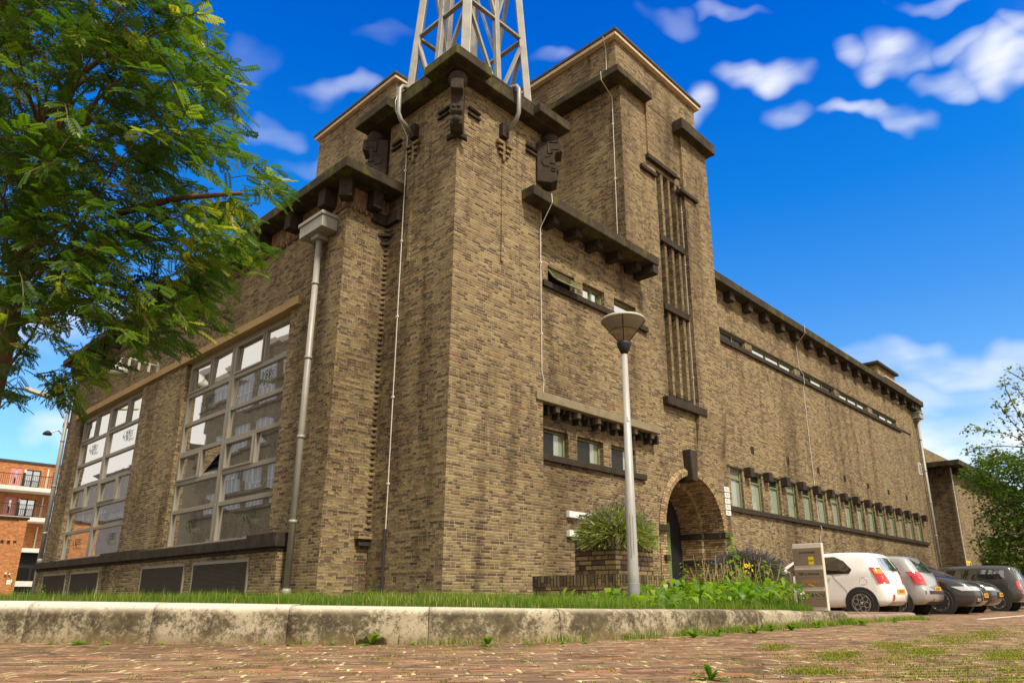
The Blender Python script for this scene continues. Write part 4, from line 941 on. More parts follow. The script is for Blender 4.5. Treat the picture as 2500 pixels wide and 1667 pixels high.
P2 = thing('lamp_post', 'tall thin grey lamp post with two small heads beside the far corner', 'street lamp', (-.51, 22.33, .2))
MB().lathe((-.51, 22.33, 0), [(.10, 0), (.09, 2), (.075, 6.0), (.05, 6.02), (.05, 6.75)], 14).build('post', POST, P2, smooth=True)
for dxx, z in ((-.45, 6.45),):
    MB().tube([(-.51, 22.33, z-.15), (-.51+dxx*.5, 22.33, z+.06), (-.51+dxx, 22.33, z-.06)], .03, 8).build('lamp_arm', POST, P2)
    MB().lathe((-.51+dxx-.1, 22.33, z-.18), [(.15, 0), (.16, .05), (.10, .12), (.04, .16)], 14).build('lamp_head', STONE, P2, smooth=True)
MB().box(-.58, -.30, 22.2, 22.46, 6.65, 6.85).build('lamp_head', STONE, P2)
for nm, lab, c, ang in (('wall_lamp', 'trough shaped pale wall floodlight on a slotted bracket at the far corner', (-1.0, 19.4, 7.32), 0), ('wall_lamp', 'dome shaped wall lamp on a bracket above the far big window', (-1.0, 11.6, 6.62), 1)):
    t = thing(nm, lab, 'lamp', c); x, y, z = c
    br = MB().tube([(x, y, z), (x-.8, y, z+.06), (x-1.0, y, z), (x-1.02, y, z-.16)], .025, 8)
    for i in range(3): br.box(x-.30-.26*i, x-.24-.26*i, y-.02, y+.02, z-.22, z+.03)
    br.box(x-.05, x, y-.06, y+.06, z-.2, z+.12); br.build('bracket', LAMPG, t)
    if ang == 0:
        h = MB(); h.prism([(-.16, 0), (-.13, .10), (0, .15), (.13, .10), (.16, 0)], lambda a, b_: (x-1.6, y+a, z-.18+b_), lambda a, b_: (x-.75, y+a, z-.34+b_)); h.build('lamp_head', LAMPG, t)
    else: MB().lathe((x-1.02, y, z-.50), [(.22, 0), (.24, .16), (.20, .22), (.08, .30), (.07, .36)], 18).build('lamp_head', LAMPG, t, smooth=True)

# ------------------------------------------------------------------ planters, letterboxes, plates, directory sign
def planter(label, x0, x1, y0, y1, z0, z1, loc):
    t = thing('brick_planter', label, 'planter', loc)
    b = MB(); b.wall(YP(y0), x0, x1, z0, z1-.17, []); b.wall(XP(x0), y0, y1, z0, z1-.17, []); b.wall(XP(x1), y0, y1, z0, z1-.17, []); b.wall(YP(y1), x0, x1, z0, z1-.17, []); b.build('planter_wall', BRP, t)
    r = MB(); r.wall(YP(y0-.005), x0-.005, x1+.005, z1-.17, z1, []); r.wall(XP(x0-.005), y0-.005, y1, z1-.17, z1, []); r.wall(XP(x1+.005), y0, y1, z1-.17, z1, []); r.face([(x0,y0,z1),(x1,y0,z1),(x1,y1,z1),(x0,y1,z1)]); r.build('soldier_rim', BRPS, t)
    MB().box(x0+.1, x1-.1, y0+.1, y1-.1, z1-.05, z1+.01).build('planter_soil', SOIL, t); return t
planter('brick planter full of flowering lavender behind the street lamp', .18, 1.08, -3.42, -2.70, .60, 1.10, (.6, -3.1, .6))
planter('low brick planter with a grey lavender bush beside the white hatchback', 3.6, 5.75, -3.42, -2.8, .10, .74, (4.7, -3.1, .1))
gl = thing('low_wall', 'low brick garden wall with an upright brick top under the planter', 'wall', (.1, -3.45, .2))
b = MB(); b.wall(YP(-3.47), .10, 1.25, .1, .45, []); b.wall(XP(.10), -3.47, -1.95, .1, .45, []); b.wall(YP(-1.95), .1, .4, .1, .45, []); b.build('wall', BRP, gl)
b = MB(); b.wall(YP(-3.475), .095, 1.25, .45, .60, []); b.wall(XP(.095), -3.475, -1.945, .45, .60, []); b.face([(.095,-3.475,.6),(1.25,-3.475,.6),(1.25,-2.6,.6),(.095,-1.945,.6)]); b.build('soldier_coping', BRPS, gl)
for z, lab in ((1.89, 'upper white letterbox on the brick wall left of the lavender'), (1.50, 'lower white letterbox on the brick wall left of the lavender')):
    t = thing('letterbox', lab, 'letterbox', (3.9, NB, z)); MB().box(3.50, 4.35, NB-.10, NB, z, z+.125).build('box', WHITE, t, bevel=.008)
    MB().box(3.80, 4.15, NB-.106, NB-.099, z+.035, z+.075).build('letter_slot', BLACK, t)
for i, tx in enumerate(('92-5', '92-4', '92-3', '92-2', '92-1')):
    z = 3.24-i*.165; t = thing('number_plate', f'white house number plate reading {tx} right of the arched entrance', 'number plate', (10.66, ST, z), 'house number plates beside the arch')
    MB().box(10.53, 10.80, ST-.03, ST-.005, z-.068, z+.068).build('plate', WHITE, t, bevel=.004); text_mesh(tx, .105, CARDARK, 'lettering', t, (10.665, ST-.032, z), (1,0,0), (0,0,1), .001)
D = thing('directory_sign', 'cream directory sign with brown name panels beside the white hatchback', 'sign', (6.0, -3.66, .1))
SX = 6.0; y0, y1 = -3.93, -3.36
MB().box(SX, SX+.09, y0, y1, .06, 1.30).build('sign_body', SIGNW, D, bevel=.006)
rows = [(1.06, 1.215, 'oostwest', BLACK), (.90, 1.055, None, None), (.66, .815, 'TEN architecten', BLACK), (.50, .655, 'CAPLAN', ORANGE), (.27, .425, 'YES & YOU', BLACK), (.11+.03, .265, None, None)]
for z0_, z1_, tx, mt in rows:
    o = MB().box(SX-.012, SX, y0+.012, y1-.004, z0_+.10*0, z1_).build('name_panel', BROWNP, D, bevel=.003)
    if tx: text_mesh(tx, .085 if tx != 'TEN architecten' else .06, mt, 'lettering', o, (SX-.0135, (y0+y1)/2-(.05 if tx == 'YES & YOU' else 0), (z0_+z1_)/2), (0,-1,0), (0,0,1), .001)
MB().box(SX-.0145, SX-.0125, -3.76, -3.66, .905, 1.05).build('yellow_logo', YELLOW, D); text_mesh('A&A', .05, BLACK, 'lettering', D, (SX-.0155, -3.71, .98), (0,-1,0), (0,0,1), .0005)
MB().sphere((SX-.012, -3.45, .36), .028, 8, 6).sphere((SX-.012, -3.49, .385), .025, 8, 6).sphere((SX-.012, -3.48, .33), .02, 8, 6).box(SX-.016, SX-.012, -3.495, -3.475, .28, .35).build('white_logo', WHITE, D)

# ------------------------------------------------------------------ vegetation
rng = np.random.default_rng(7)
def mesh_from(name, V, Fc, tint, m, parent=None):
    me = bpy.data.meshes.new(name); V = np.asarray(V, np.float32); Fc = np.asarray(Fc, np.int32); nf, k_ = Fc.shape
    me.vertices.add(len(V)); me.vertices.foreach_set('co', V.ravel()); me.loops.add(nf*k_); me.loops.foreach_set('vertex_index', Fc.ravel())
    me.polygons.add(nf); me.polygons.foreach_set('loop_start', np.arange(0, nf*k_, k_, dtype=np.int32)); me.polygons.foreach_set('loop_total', np.full(nf, k_, np.int32))
    at = me.attributes.new('tint', 'FLOAT', 'POINT'); at.data.foreach_set('value', np.asarray(tint, np.float32)); me.update(); me.validate()
    me.materials.append(m); o = bpy.data.objects.new(name, me); COL.objects.link(o)
    if parent: o.parent = parent; o.matrix_parent_inverse = Matrix.Translation(-parent_loc(parent))
    return o
def frames(dirs, ups):
    x = dirs/np.linalg.norm(dirs, axis=1, keepdims=True); z = ups-(ups*x).sum(1, keepdims=True)*x; z /= np.linalg.norm(z, axis=1, keepdims=True)+1e-9
    return np.stack([x, np.cross(z, x), z], axis=2)
def scatter(tv, tf, pos, fr, scale, tint):
    tv = np.asarray(tv, np.float32); n = len(pos)
    V = np.einsum('nij,vj->nvi', fr, tv)*np.asarray(scale).reshape(n, 1, 1)+pos[:, None, :]
    Fc = (np.arange(n)[:, None, None]*len(tv)+np.asarray(tf)[None]).reshape(-1, len(tf[0]))
    return V.reshape(-1, 3), Fc, np.repeat(tint, len(tv))
def pinnate(pairs=6):
    V = []; Fc = []
    def leaflet(b, d, l, w, z):
        d = np.array(d)/np.linalg.norm(d); s_ = np.array([-d[1], d[0], 0]); b = np.array(b); i = len(V)
        V.extend([b, b+d*l*.45+s_*w+[0,0,z*.3], b+d*l+[0,0,-abs(z)-.03], b+d*l*.45-s_*w+[0,0,z*.3]]); Fc.append((i, i+1, i+2, i+3))
    for p in range(pairs):
        t = .18+.72*p/(pairs-1); zz = -.10*t*t; L = .30*(1-.25*abs(t-.5))
        for sg in (-1, 1): leaflet((t, sg*.008, zz), (.62, sg*.8, 0), L, .070, .02)
    leaflet((.92, 0, -.09), (1, 0, -.1), .28, .058, .02)
    i = len(V); V.extend([np.array((0, -.008, 0)), np.array((0, .008, 0)), np.array((.95, .005, -.09)), np.array((.95, -.005, -.09))]); Fc.append((i, i+1, i+2, i+3))
    return np.array(V), Fc
PV, PF = pinnate()
fwd_n = np.array(fwd); right_n = np.array([math.cos(YAW), -math.sin(YAW), 0]); up_n = np.cross(right_n, fwd_n); camn = np.array(CAM)
def at_px(px, py, dep):
    px, py, dep = map(np.asarray, (px, py, dep))
    return camn+dep[..., None]*(fwd_n+right_n*((px-CX)/FPX)[..., None]+up_n*((CY-py)/FPX)[..., None])

# the big tree on the left: its trunk stands in the verge left of the picture
TR = thing('leafy_tree', 'tall green tree with feathery pinnate leaves hanging in front of the left facade', 'tree', (-6.41, .41, .25))
trunk = [(-6.45, .40, .2), (-6.43, .41, 1.6), (-6.38, .42, 3.2), (-6.42, .45, 4.6), (-6.33, .40, 6.0), (-6.28, .46, 7.6), (-6.2, .5, 9.6)]
mbt = MB().tube(trunk, [.14, .12, .105, .09, .07, .045, .02], 12)
spans = [(-260, 0, 430), (-150, 0, 520), (-60, 0, 540), (0, 0, 490), (60, 0, 540), (100, 0, 585), (160, 0, 615), (230, 0, 625), (300, 0, 630), (360, 0, 615), (410, 0, 560), (460, 0, 560), (500, 0, 640), (540, 0, 665), (590, 0, 668), (640, 0, 640), (690, 0, 560), (740, 0, 540), (790, 20, 540), (840, 60, 470), (880, 110, 420), (920, 145, 270), (980, 150, 215)]
left_low = [(800, 0, 120), (860, 0, 90), (910, 0, 75), (960, 15, 70), (1000, 30, 55)]
def in_tree(px, py):
    for L_ in (spans, left_low):
        if L_[0][0] <= py <= L_[-1][0]:
            ys = [q[0] for q in L_]
            if np.interp(py, ys, [q[1] for q in L_]) <= px <= np.interp(py, ys, [q[2] for q in L_]): return True
    return (640 <= px <= 725 and 395 <= py <= 470) or (660 < px < 690 and 395 < py < 430)
gaps = [(120, 205, 60, 26), (205, 160, 34, 40), (80, 250, 40, 25), (25, 200, 25, 25), (235, 215, 30, 40), (590, 430, 48, 28), (470, 425, 60, 20), (520, 470, 60, 16), (150, 560, 30, 28), (130, 620, 26, 22), (95, 660, 26, 30), (270, 420, 30, 40), (340, 640, 45, 40), (120, 860, 55, 40), (210, 790, 48, 36), (300, 360, 30, 26), (60, 800, 40, 26), (420, 660, 46, 22), (310, 300, 30, 34), (50, 455, 26, 18), (240, 560, 22, 30), (180, 480, 20, 16)]
tp = []
r_ = random.Random(11)
while len(tp) < 1420:
    px, py = r_.uniform(-120, 730), r_.uniform(-260, 1000)
    if not in_tree(max(px+(48 if py < 600 else 22), 1), py+(18 if py > 650 else 0)): continue
    if any(((px-gx)/gw_)**2+((py-gy)/gh)**2 < 1 for gx, gy, gw_, gh in gaps) and r_.random() < .93: continue
    lat = (px-60)/FPX*8.6; sp = math.sqrt(max(.15, 3.4**2-lat**2))*.62
    dep = 8.5+r_.uniform(-sp, sp*.9)
    p = at_px(px, py, dep)
    if p[0] > -1.75 and p[1] > 1.0: continue
    if p[2] < 1.9: continue
    tp.append(p)
tp = np.array(tp)
tw_dir = tp-np.array([-6.35, .42, 0]); tw_dir[:, 2] = 0; nrm = np.linalg.norm(tw_dir, axis=1, keepdims=True); tw_dir = tw_dir/(nrm+.3)
tw_dir = tw_dir+rng.normal(0, .45, tw_dir.shape); tw_dir[:, 2] = rng.normal(-.16, .32, len(tp)); tw_dir /= np.linalg.norm(tw_dir, axis=1, keepdims=True)
lp, ld, lu, ls, lt = [], [], [], [], []
tw = MB()
clump = rng.random(len(tp))
for i, p in enumerate(tp):
    L = rng.uniform(.30, .55); d = tw_dir[i]; side = np.cross(d, [0, 0, 1]); side /= np.linalg.norm(side)+1e-9
    pts = [p-d*L*.5+np.array([0, 0, -.10*L*(t-.3)**2*4])+d*L*t for t in (0, .35, .7, 1)]
    tw.tube(pts, .005, 3, cap=False)
    nl = int(rng.integers(6, 9)); base_t = .25+.45*clump[i] if rng.random() < .85 else .9
    for j in range(nl):
        t = (j+.5)/nl; q = p-d*L*.5+d*L*t+np.array([0, 0, -.4*L*(t-.3)**2]); sg = 1 if j % 2 else -1
        dd = d*.55*(1+t)+side*sg*(1.0-t*.5)+rng.normal(0, .22, 3); dd[2] += -.22+rng.normal(0, .16)
        lp.append(q); ld.append(dd); lu.append(np.array([0, 0, 1])+rng.normal(0, .38, 3)); ls.append(rng.uniform(.17, .27)); lt.append(np.clip(base_t+rng.normal(0, .10), 0, 1))
lp, ld, lu = map(np.array, (lp, ld, lu))
V, Fc, tn = scatter(PV, PF, lp, frames(ld, lu), np.array(ls)*.9, np.array(lt))
mesh_from('crown', V, Fc, tn, LEAF, TR)
for i in range(46):
    tgt = Vector(tp[r_.randrange(len(tp))]); z0 = min(max(tgt.z-.25*(tgt-Vector((-6.35,.42,tgt.z))).length-.2, 2.6), 8.8); 
    j = [q for q in range(len(trunk)-1) if trunk[q][2] <= z0 <= trunk[q+1][2]][0]; t = (z0-trunk[j][2])/(trunk[j+1][2]-trunk[j][2]); a = Vector(trunk[j]).lerp(Vector(trunk[j+1]), t)
    m1 = a.lerp(tgt, .35)+Vector((r_.uniform(-.1,.1), r_.uniform(-.1,.1), .16)); m2 = a.lerp(tgt, .7)+Vector((r_.uniform(-.1,.1), r_.uniform(-.1,.1), .14))
    r0 = .040 if i < 9 else .020; mbt.tube([a, m1, m2, tgt], [r0, r0*.7, r0*.45, .005], 7)
for A_, B_ in (((60, 640, 8.5), (160, 550, 8.2)), ((50, 700, 8.5), (115, 640, 7.9)), ((290, 520, 8.2), (590, 472, 7.5)), ((95, 300, 9), (215, 190, 8.6)), ((60, 605, 8.6), (175, 605, 8.0))):
    a, b_ = at_px(*A_), at_px(*B_); mbt.tube([a, a*.5+b_*.5+np.array([0, 0, .07]), b_], [.045, .035, .02] if A_[0] < 300 else [.014, .009, .004], 8)
o = mbt.build('trunk', BARK, TR); [setattr(p, 'use_smooth', True) for p in o.data.polygons]
tw.build('twigs', BARK, TR)

# right tree
T2 = thing('young_tree', 'bushy green tree at the right edge with sparse light twigs on top', 'tree', (30.2, -4.6, 0))
OV = np.array([(0,0,0), (.45,.30,.03), (1,0,-.06), (.45,-.30,.03)]); OF = [(0,1,2,3)]
pts = []; tnt = []
br2 = MB(); rootp = Vector((31.6, -6.9, 4.0))
br2.tube([(31.6, -6.9, 0), (31.6, -6.9, 3), (31.8, -7.0, 7), (32, -7, 11)], [.14, .12, .08, .03], 8)
def lane(pxs, n, spread, dep, t0):
    n = int(n*.62)
    P_ = [at_px(a, b, dep) for a, b in pxs]; br2.tube([tuple(q) for q in P_], [.030]+[.02]*(len(P_)-2)+[.006], 5)
    for _ in range(n):
        j = r_.randrange(len(P_)-1); t = r_.random(); q = P_[j]*(1-t)+P_[j+1]*t+rng.normal(0, spread, 3); 
        for _ in range(7): pts.append(q+rng.normal(0, .09, 3)); tnt.append(np.clip(t0+rng.normal(0, .18), 0, 1))
for ln, n in (([(2560, 1110), (2470, 1062), (2400, 1048), (2345, 1052)], 60), ([(2540, 1100), (2470, 1030), (2440, 990), (2420, 990)], 40), ([(2520, 1075), (2480, 1000), (2455, 950), (2450, 915)], 36), ([(2530, 1000), (2490, 960), (2480, 940)], 22), ([(2560, 1095), (2440, 1088), (2350, 1098)], 44), ([(2550, 1150), (2440, 1110), (2400, 1100)], 50), ([(2540, 960), (2490, 900), (2491, 890)], 8), ([(2560, 1180), (2460, 1120), (2385, 1125)], 60), ([(2520, 940), (2460, 905), (2452, 912)], 6), ([(2540, 1040), (2500, 1010), (2480, 1015)], 20)):
    lane(ln, n, .10, 30 if n % 4 else 29, .62)
cnt = 0
while cnt < 1900:
    px, py = r_.uniform(2335, 2640), r_.uniform(1105, 1395)
    lim = np.interp(py, [1105, 1130, 1160, 1190, 1215, 1240, 1290, 1330, 1360, 1395], [2420, 2375, 2350, 2362, 2400, 2405, 2402, 2385, 2395, 2440])
    if px < lim+r_.uniform(-22, 34): continue
    dep = r_.uniform(27.8, 32.5); q = at_px(px, py, dep); cnt += 1; t0 = r_.uniform(.08, .55)
    for _ in range(11): pts.append(q+rng.normal(0, (.17, .17, .08), 3)); tnt.append(np.clip(t0+rng.normal(0, .1), 0, 1))
pts = np.array(pts); dd = rng.normal(0, 1, pts.shape); dd[:, 2] = dd[:, 2]*.35-.2; uu = rng.normal(0, .35, pts.shape); uu[:, 2] += 1
V, Fc, tn = scatter(OV, OF, pts, frames(dd, uu), rng.uniform(.11, .20, len(pts)), np.array(tnt)); mesh_from('crown', V, Fc, tn, LEAF2, T2)
br2.build('trunk', BARK, T2)

# grass strip on the verge
BL = np.array([(0,-.5,0), (0,.5,0), (.10,.32,.55), (.10,-.32,.55), (.38,0,1.0)]); 
def blades(P_, hgt, wid, tint, name, m, parent=None, lean=.35):
    n = len(P_); a = rng.uniform(0, 2*np.pi, n); c, s_ = np.cos(a), np.sin(a); le = rng.normal(0, lean, n)
    V = np.zeros((n, 5, 3), np.float32)
    for q, (f_, w, h_) in enumerate(((0, -.5, 0), (0, .5, 0), (.30, .34, .55), (.30, -.34, .55), (1.0, 0, 1.0))):
        V[:, q, 0] = P_[:, 0]+c*(f_*le*hgt)-s_*w*wid; V[:, q, 1] = P_[:, 1]+s_*(f_*le*hgt)+c*w*wid; V[:, q, 2] = P_[:, 2]+h_*hgt
    i = np.arange(n)[:, None]*5
    F4 = np.concatenate([i+np.array([[0,1,2,3]]), i+np.array([[3,2,4,4]])])
    me = bpy.data.meshes.new(name); VV = V.reshape(-1, 3); F4q = i+np.array([[0,1,2,3]]); F3 = i+np.array([[3,2,4]])
    loops = np.concatenate([F4q.ravel(), F3.ravel()]).astype(np.int32)
    me.vertices.add(len(VV)); me.vertices.foreach_set('co', VV.ravel()); me.loops.add(len(loops)); me.loops.foreach_set('vertex_index', loops)
    me.polygons.add(2*n); st = np.concatenate([np.arange(n)*4, 4*n+np.arange(n)*3]).astype(np.int32); tot = np.concatenate([np.full(n, 4), np.full(n, 3)]).astype(np.int32)
    me.polygons.foreach_set('loop_start', st); me.polygons.foreach_set('loop_total', tot)
    at = me.attributes.new('tint', 'FLOAT', 'POINT'); at.data.foreach_set('value', np.repeat(tint, 5).astype(np.float32)); me.update(); me.validate(); me.materials.append(m)
    o = bpy.data.objects.new(name, me); COL.objects.link(o)
    if parent: o.parent = parent; o.matrix_parent_inverse = Matrix.Translation(-parent_loc(parent))
    return o
kin2 = np.array([(x, y, h) for (x, y), h in zip(inset(KPS, .21), KHS)]); kn = np.array(inset(KPS, 1.2))-np.array(inset(KPS, .2))
def verge_pts(n, tmax, s0=0.0, s1=1.0, power=1.6):
    u = rng.uniform(s0, s1, n)*(len(kin2)-1.001); i = u.astype(int); f_ = (u-i)[:, None]; b = kin2[i]*(1-f_)+kin2[i+1]*f_; nn = kn[i]*(1-f_)+kn[i+1]*f_
    t = rng.random(n)**power*tmax; P_ = np.empty((n, 3)); P_[:, :2] = b[:, :2]+nn*t[:, None]; P_[:, 2] = (b[:, 2]-.015)*(1-np.minimum(1, t/1.5))+.25*np.minimum(1, t/1.5); return P_
GP = verge_pts(62000, 2.6, .18, 1.0)
GP = GP[(GP[:, 0] < .6+(GP[:, 1]+5.9)*1.15)]
GP = GP[~((GP[:, 0] > -.05) & (GP[:, 1] > -3.0) & (GP[:, 0] < 12))]
patch = np.sin(GP[:, 0]*3.1+GP[:, 1]*2.3)*.5+np.sin(GP[:, 0]*7.7-GP[:, 1]*5.1)*.3
gt = np.clip(.42+patch*.22+rng.normal(0, .14, len(GP)), 0, .86); dry = rng.random(len(GP)) < .05+.25*np.clip(np.sin(GP[:, 0]*1.7+3*np.sin(GP[:, 1]*.9))-.55, 0, 1); gt[dry] = 1.0
keep_ = rng.random(len(GP)) < np.clip(.75+patch*.9, .25, 1); GP, gt, patch = GP[keep_], gt[keep_], patch[keep_]
tag(blades(GP, np.clip(rng.normal(.062, .026, len(GP))+patch*.022, .015, .17), rng.uniform(.003, .006, len(GP)), gt, 'grass', GRASS), 'short green grass on the verge behind the kerb', 'grass', kind='stuff')

# leafy weeds around the street lamp
WL = []; WT = []
def weed_leaf(b, d, L, w, tint, droop=.5):
    d = np.array(d, float); d /= np.linalg.norm(d); s_ = np.cross(d, [0,0,1]); s_ /= np.linalg.norm(s_)+1e-9; pr = []
    for t, ww in ((0, .18), (.3, .8), (.55, 1.0), (.8, .7), (1, .02)):
        c = b+d*L*t+np.array([0, 0, -droop*L*t*t]); up_ = np.array([0, 0, .12*w*ww]); pr.append((c-s_*w*ww+up_, c+s_*w*ww+up_))
    for (a, b_), (c, e) in zip(pr, pr[1:]): WL.append((a, b_, e, c)); WT.append(tint)
for _ in range(2300):
    x = r_.uniform(-2.6, 5.0); y = r_.uniform(-5.85, -3.65); mid = math.exp(-((x-1.2)/2.2)**2)
    if x > .55+(y+5.9)*1.15: continue
    if r_.random() > .30+.8*mid: continue
    hgt = (.06+.50*mid)*r_.uniform(.3, 1.0); an = r_.uniform(0, 6.28); el_ = r_.uniform(.2, 1.3)
    weed_leaf(np.array([x, y, .19+hgt*.5]), (math.cos(an)*math.cos(el_), math.sin(an)*math.cos(el_), math.sin(el_)), r_.uniform(.10, .27), r_.uniform(.018, .046), r_.uniform(.1, .95), r_.uniform(.3, .9))
for _ in range(900):
    x = r_.gauss(2.0, .95); y = r_.uniform(-4.3, -3.55); an = r_.uniform(0, 6.28); el_ = r_.uniform(.3, 1.4)
    if x < .3 or x > 3.9: continue
    weed_leaf(np.array([x, y, .22+r_.uniform(0, .30)*math.exp(-((x-2.1)/1.2)**2)]), (math.cos(an)*math.cos(el_), math.sin(an)*math.cos(el_), math.sin(el_)), r_.uniform(.10, .26), r_.uniform(.012, .034), r_.uniform(.1, .9), r_.uniform(.3, .9))
def quads(name, WLs, WTs, m, parent=None):
    V = np.array(WLs).reshape(-1, 3); Fc = np.arange(len(V)).reshape(-1, 4); return mesh_from(name, V, Fc, np.repeat(WTs, 4), m, parent)
tag(quads('weeds', WL, WT, WEED), 'lush broad leaved weeds growing between kerb and low brick wall', 'weeds', kind='stuff')
# tall grass among the weeds
n = 9000; xs = rng.uniform(-2.3, 5.3, n); ys = rng.uniform(-5.85, -3.7, n); md = np.exp(-((xs-1.6)/2.4)**2); keep = (rng.random(n) < .25+.75*md) & (xs < .55+(ys+5.9)*1.15); xs, ys, md = xs[keep], ys[keep], md[keep]
tag(blades(np.stack([xs, ys, np.full(len(xs), .17)], 1), np.clip(rng.normal(.14, .06, len(xs))*(.6+md*.9), .05, .45), rng.uniform(.004, .008, len(xs)), np.clip(rng.normal(.5, .2, len(xs)), 0, .9), 'long_grass', GRASS, lean=.6), 'long grass growing through the weeds by the lamp', 'grass', kind='stuff')

def stalks(name, label, pts_, hh, gcol, grp, n=9, plume=True):
    for x, y in pts_:
        t = thing(name, label, 'grass', (x, y, .2), grp); S = MB(); Q = []; QT = []
        for _ in range(n):
            a = r_.uniform(0, 6.28); l = r_.uniform(.05, .22); h_ = hh*r_.uniform(.6, 1.1); p0 = Vector((x+r_.uniform(-.1,.1), y+r_.uniform(-.1,.1), .2)); p2 = p0+Vector((math.cos(a)*l, math.sin(a)*l, h_))
            S.tube([p0, p0.lerp(p2, .5)+Vector((0, 0, .04)), p2], .0028, 4, cap=False)
            for q_ in range(14): b = p0.lerp(p2, .72+.3*q_/14); e = b+Vector((r_.uniform(-.015,.015), r_.uniform(-.015,.015), .03)); Q.append([tuple(b), tuple(b+Vector((.006,0,0))), tuple(e+Vector((.004,0,0))), tuple(e)]); QT.append(r_.random())
        S.build('stem', STRAW, t); quads('seed_head', Q, QT, STRAW, t)
stalks('dry_grass_tuft', 'dry straw coloured grass stalks with seed heads before the arch', [(1.9, -4.0), (2.3, -4.2), (1.5, -4.2), (1.8, -4.4), (2.7, -4.4), (.9, -4.3)], .60, STRAW, 'dry grass stalks among the weeds')

def tall_weed(x, y, z, h_, label, n=26, leafL=.09, grp=None, lean=(0, 0), flower=None):
    t = thing('tall_weed', label, 'plant', (x, y, z), grp); S = MB(); Q0 = len(WL); tip = Vector((x+lean[0], y+lean[1], z+h_)); base = Vector((x, y, z))
    S.tube([base, base.lerp(tip, .5)+Vector((.01, 0, 0)), tip], [.006, .005, .002], 6); S.build('stem', plain('green_stem', (.10, .13, .03), .7) if 'green_stem' not in MATS else MATS['green_stem'], t)
    del WL[:]; del WT[:]
    for i in range(n):
        tt_ = .12+.86*i/n; b = np.array(base.lerp(tip, tt_)); a = i*2.4+r_.uniform(-.4, .4); weed_leaf(b, (math.cos(a), math.sin(a), r_.uniform(.1, .6)), leafL*(1.25-tt_*.8), leafL*.26*(1.3-tt_*.8), r_.uniform(.2, .9), .6)
    quads('leaves', WL, WT, WEED, t)
    if flower:
        f_ = MB()
        for _ in range(flower): f_.sphere((tip.x+r_.uniform(-.07,.07), tip.y+r_.uniform(-.07,.07), tip.z+r_.uniform(-.08,.05)), .012, 6, 4)
        f_.build('flowers', YELLOW, t)
tall_weed(2.75, -3.85, .2, 1.12, 'tallest leafy weed standing before the right jamb of the arch', 46, .20, lean=(-.05, .05))
tall_weed(3.5, -3.9, .2, .72, 'bushy dark green weed beside the grey lavender', 30, .18, lean=(.1, 0)); tall_weed(2.85, -3.9, .2, .62, 'leafy weed half hidden by the tallest weed', 22, .15)
tall_weed(2.2, -4.3, .2, .52, 'weed with a yellow flower head among the dry stalks', 12, .08, flower=26)
for x_, y_, h_, lb in ((.35, -4.4, .55, 'slender weed just right of the lamp foot'), (1.0, -4.2, .62, 'upright weed between lamp and dry grass stalks'), (1.55, -4.6, .5, 'bushy weed at the middle of the weed patch'), (3.3, -4.3, .6, 'leafy weed nearest the directory sign')): tall_weed(x_, y_, .2, h_, lb, 20, .12, lean=(r_.uniform(-.08, .08), r_.uniform(-.05, .05)))
tall_weed(-.45, -.18, .24, .42, 'thin weed leaning against the left face of the corner tower', 16, .06, lean=(-.1, .25)); tall_weed(1.2, -.2, .24, .40, 'lobed weed at the foot of the right tower face', 12, .09)
tall_weed(-1.35, 2.0, .25, .42, 'thin weed beside the grey downpipe', 14, .05, lean=(-.02, .05)); tall_weed(-.35, 1.5, .24, .36, 'small weed at the foot of the wire sleeve', 14, .07)
tall_weed(-1.6, 19.9, .25, .95, 'feathery weed by the far plinth corner', 22, .14, lean=(-.35, -.1)); tall_weed(-1.5, 17.2, .2, .55, 'leafy weed before the far grille', 20, .16)

def rosette(x, y, z, size, label, grp=None, n=9, upright=.5):
    del WL[:]; del WT[:]
    for i in range(n):
        a = i*2.4+r_.uniform(-.5, .5); e = r_.uniform(.15, 1.1)*upright*2; weed_leaf(np.array([x, y, z]), (math.cos(a)*math.cos(e), math.sin(a)*math.cos(e), math.sin(e)), size*r_.uniform(.6, 1.1), size*.15, r_.uniform(.1, .9), .45)
    t = quads('weed_rosette', WL, WT, WEED); tag(t, label, 'plant', grp)
def kerbpx(px, py): q = at_px(px, py, 1.0)-camn; t = -CAM.z/q[2]; return camn+q*t
for px, py, sz, lb, nn, u in ((905, 1573, .19, 'large dandelion leaves growing at the foot of the kerb', 10, .6), (190, 1573, .12, 'dark dandelion rosette at the foot of the kerb on the left', 12, .35), (130, 1572, .08, 'small flat rosette left of the dark dandelion', 10, .3), (1190, 1576, .12, 'ferny upright weed right by the kerb joint', 14, .75), (255, 1573, .07, 'low weed right of the dark dandelion', 9, .3), (1290, 1573, .08, 'single curled leaf weed at the kerb foot', 5, .5), (1735, 1660, .10, 'lone small weed standing in the road joints', 12, .7)):
    q = kerbpx(px, py); rosette(q[0], q[1], 0, sz, lb, None, nn, u)
for px, py in ((640, 1574), (820, 1574), (1010, 1574), (1370, 1571), (1420, 1570), (1130, 1575), (700, 1575), (400, 1573)):
    q = kerbpx(px+r_.uniform(-10, 10), py); rosette(q[0], q[1], 0, .055, 'tiny green weed sprouting where kerb meets road', 'tiny weeds along the kerb foot', 11, .4)
for px, py in ((1840, 1545), (1885, 1540), (1935, 1538), (1990, 1532), (1760, 1552), (2040, 1528), (2110, 1526), (2180, 1519), (1700, 1556)):
    q = kerbpx(px+r_.uniform(-10, 10), py); rosette(q[0], q[1], road_z(q[0], q[1]), r_.uniform(.08, .15), 'bushy green weed clump before the right end of the kerb', 'weed clumps before the kerb end', 16, .6)
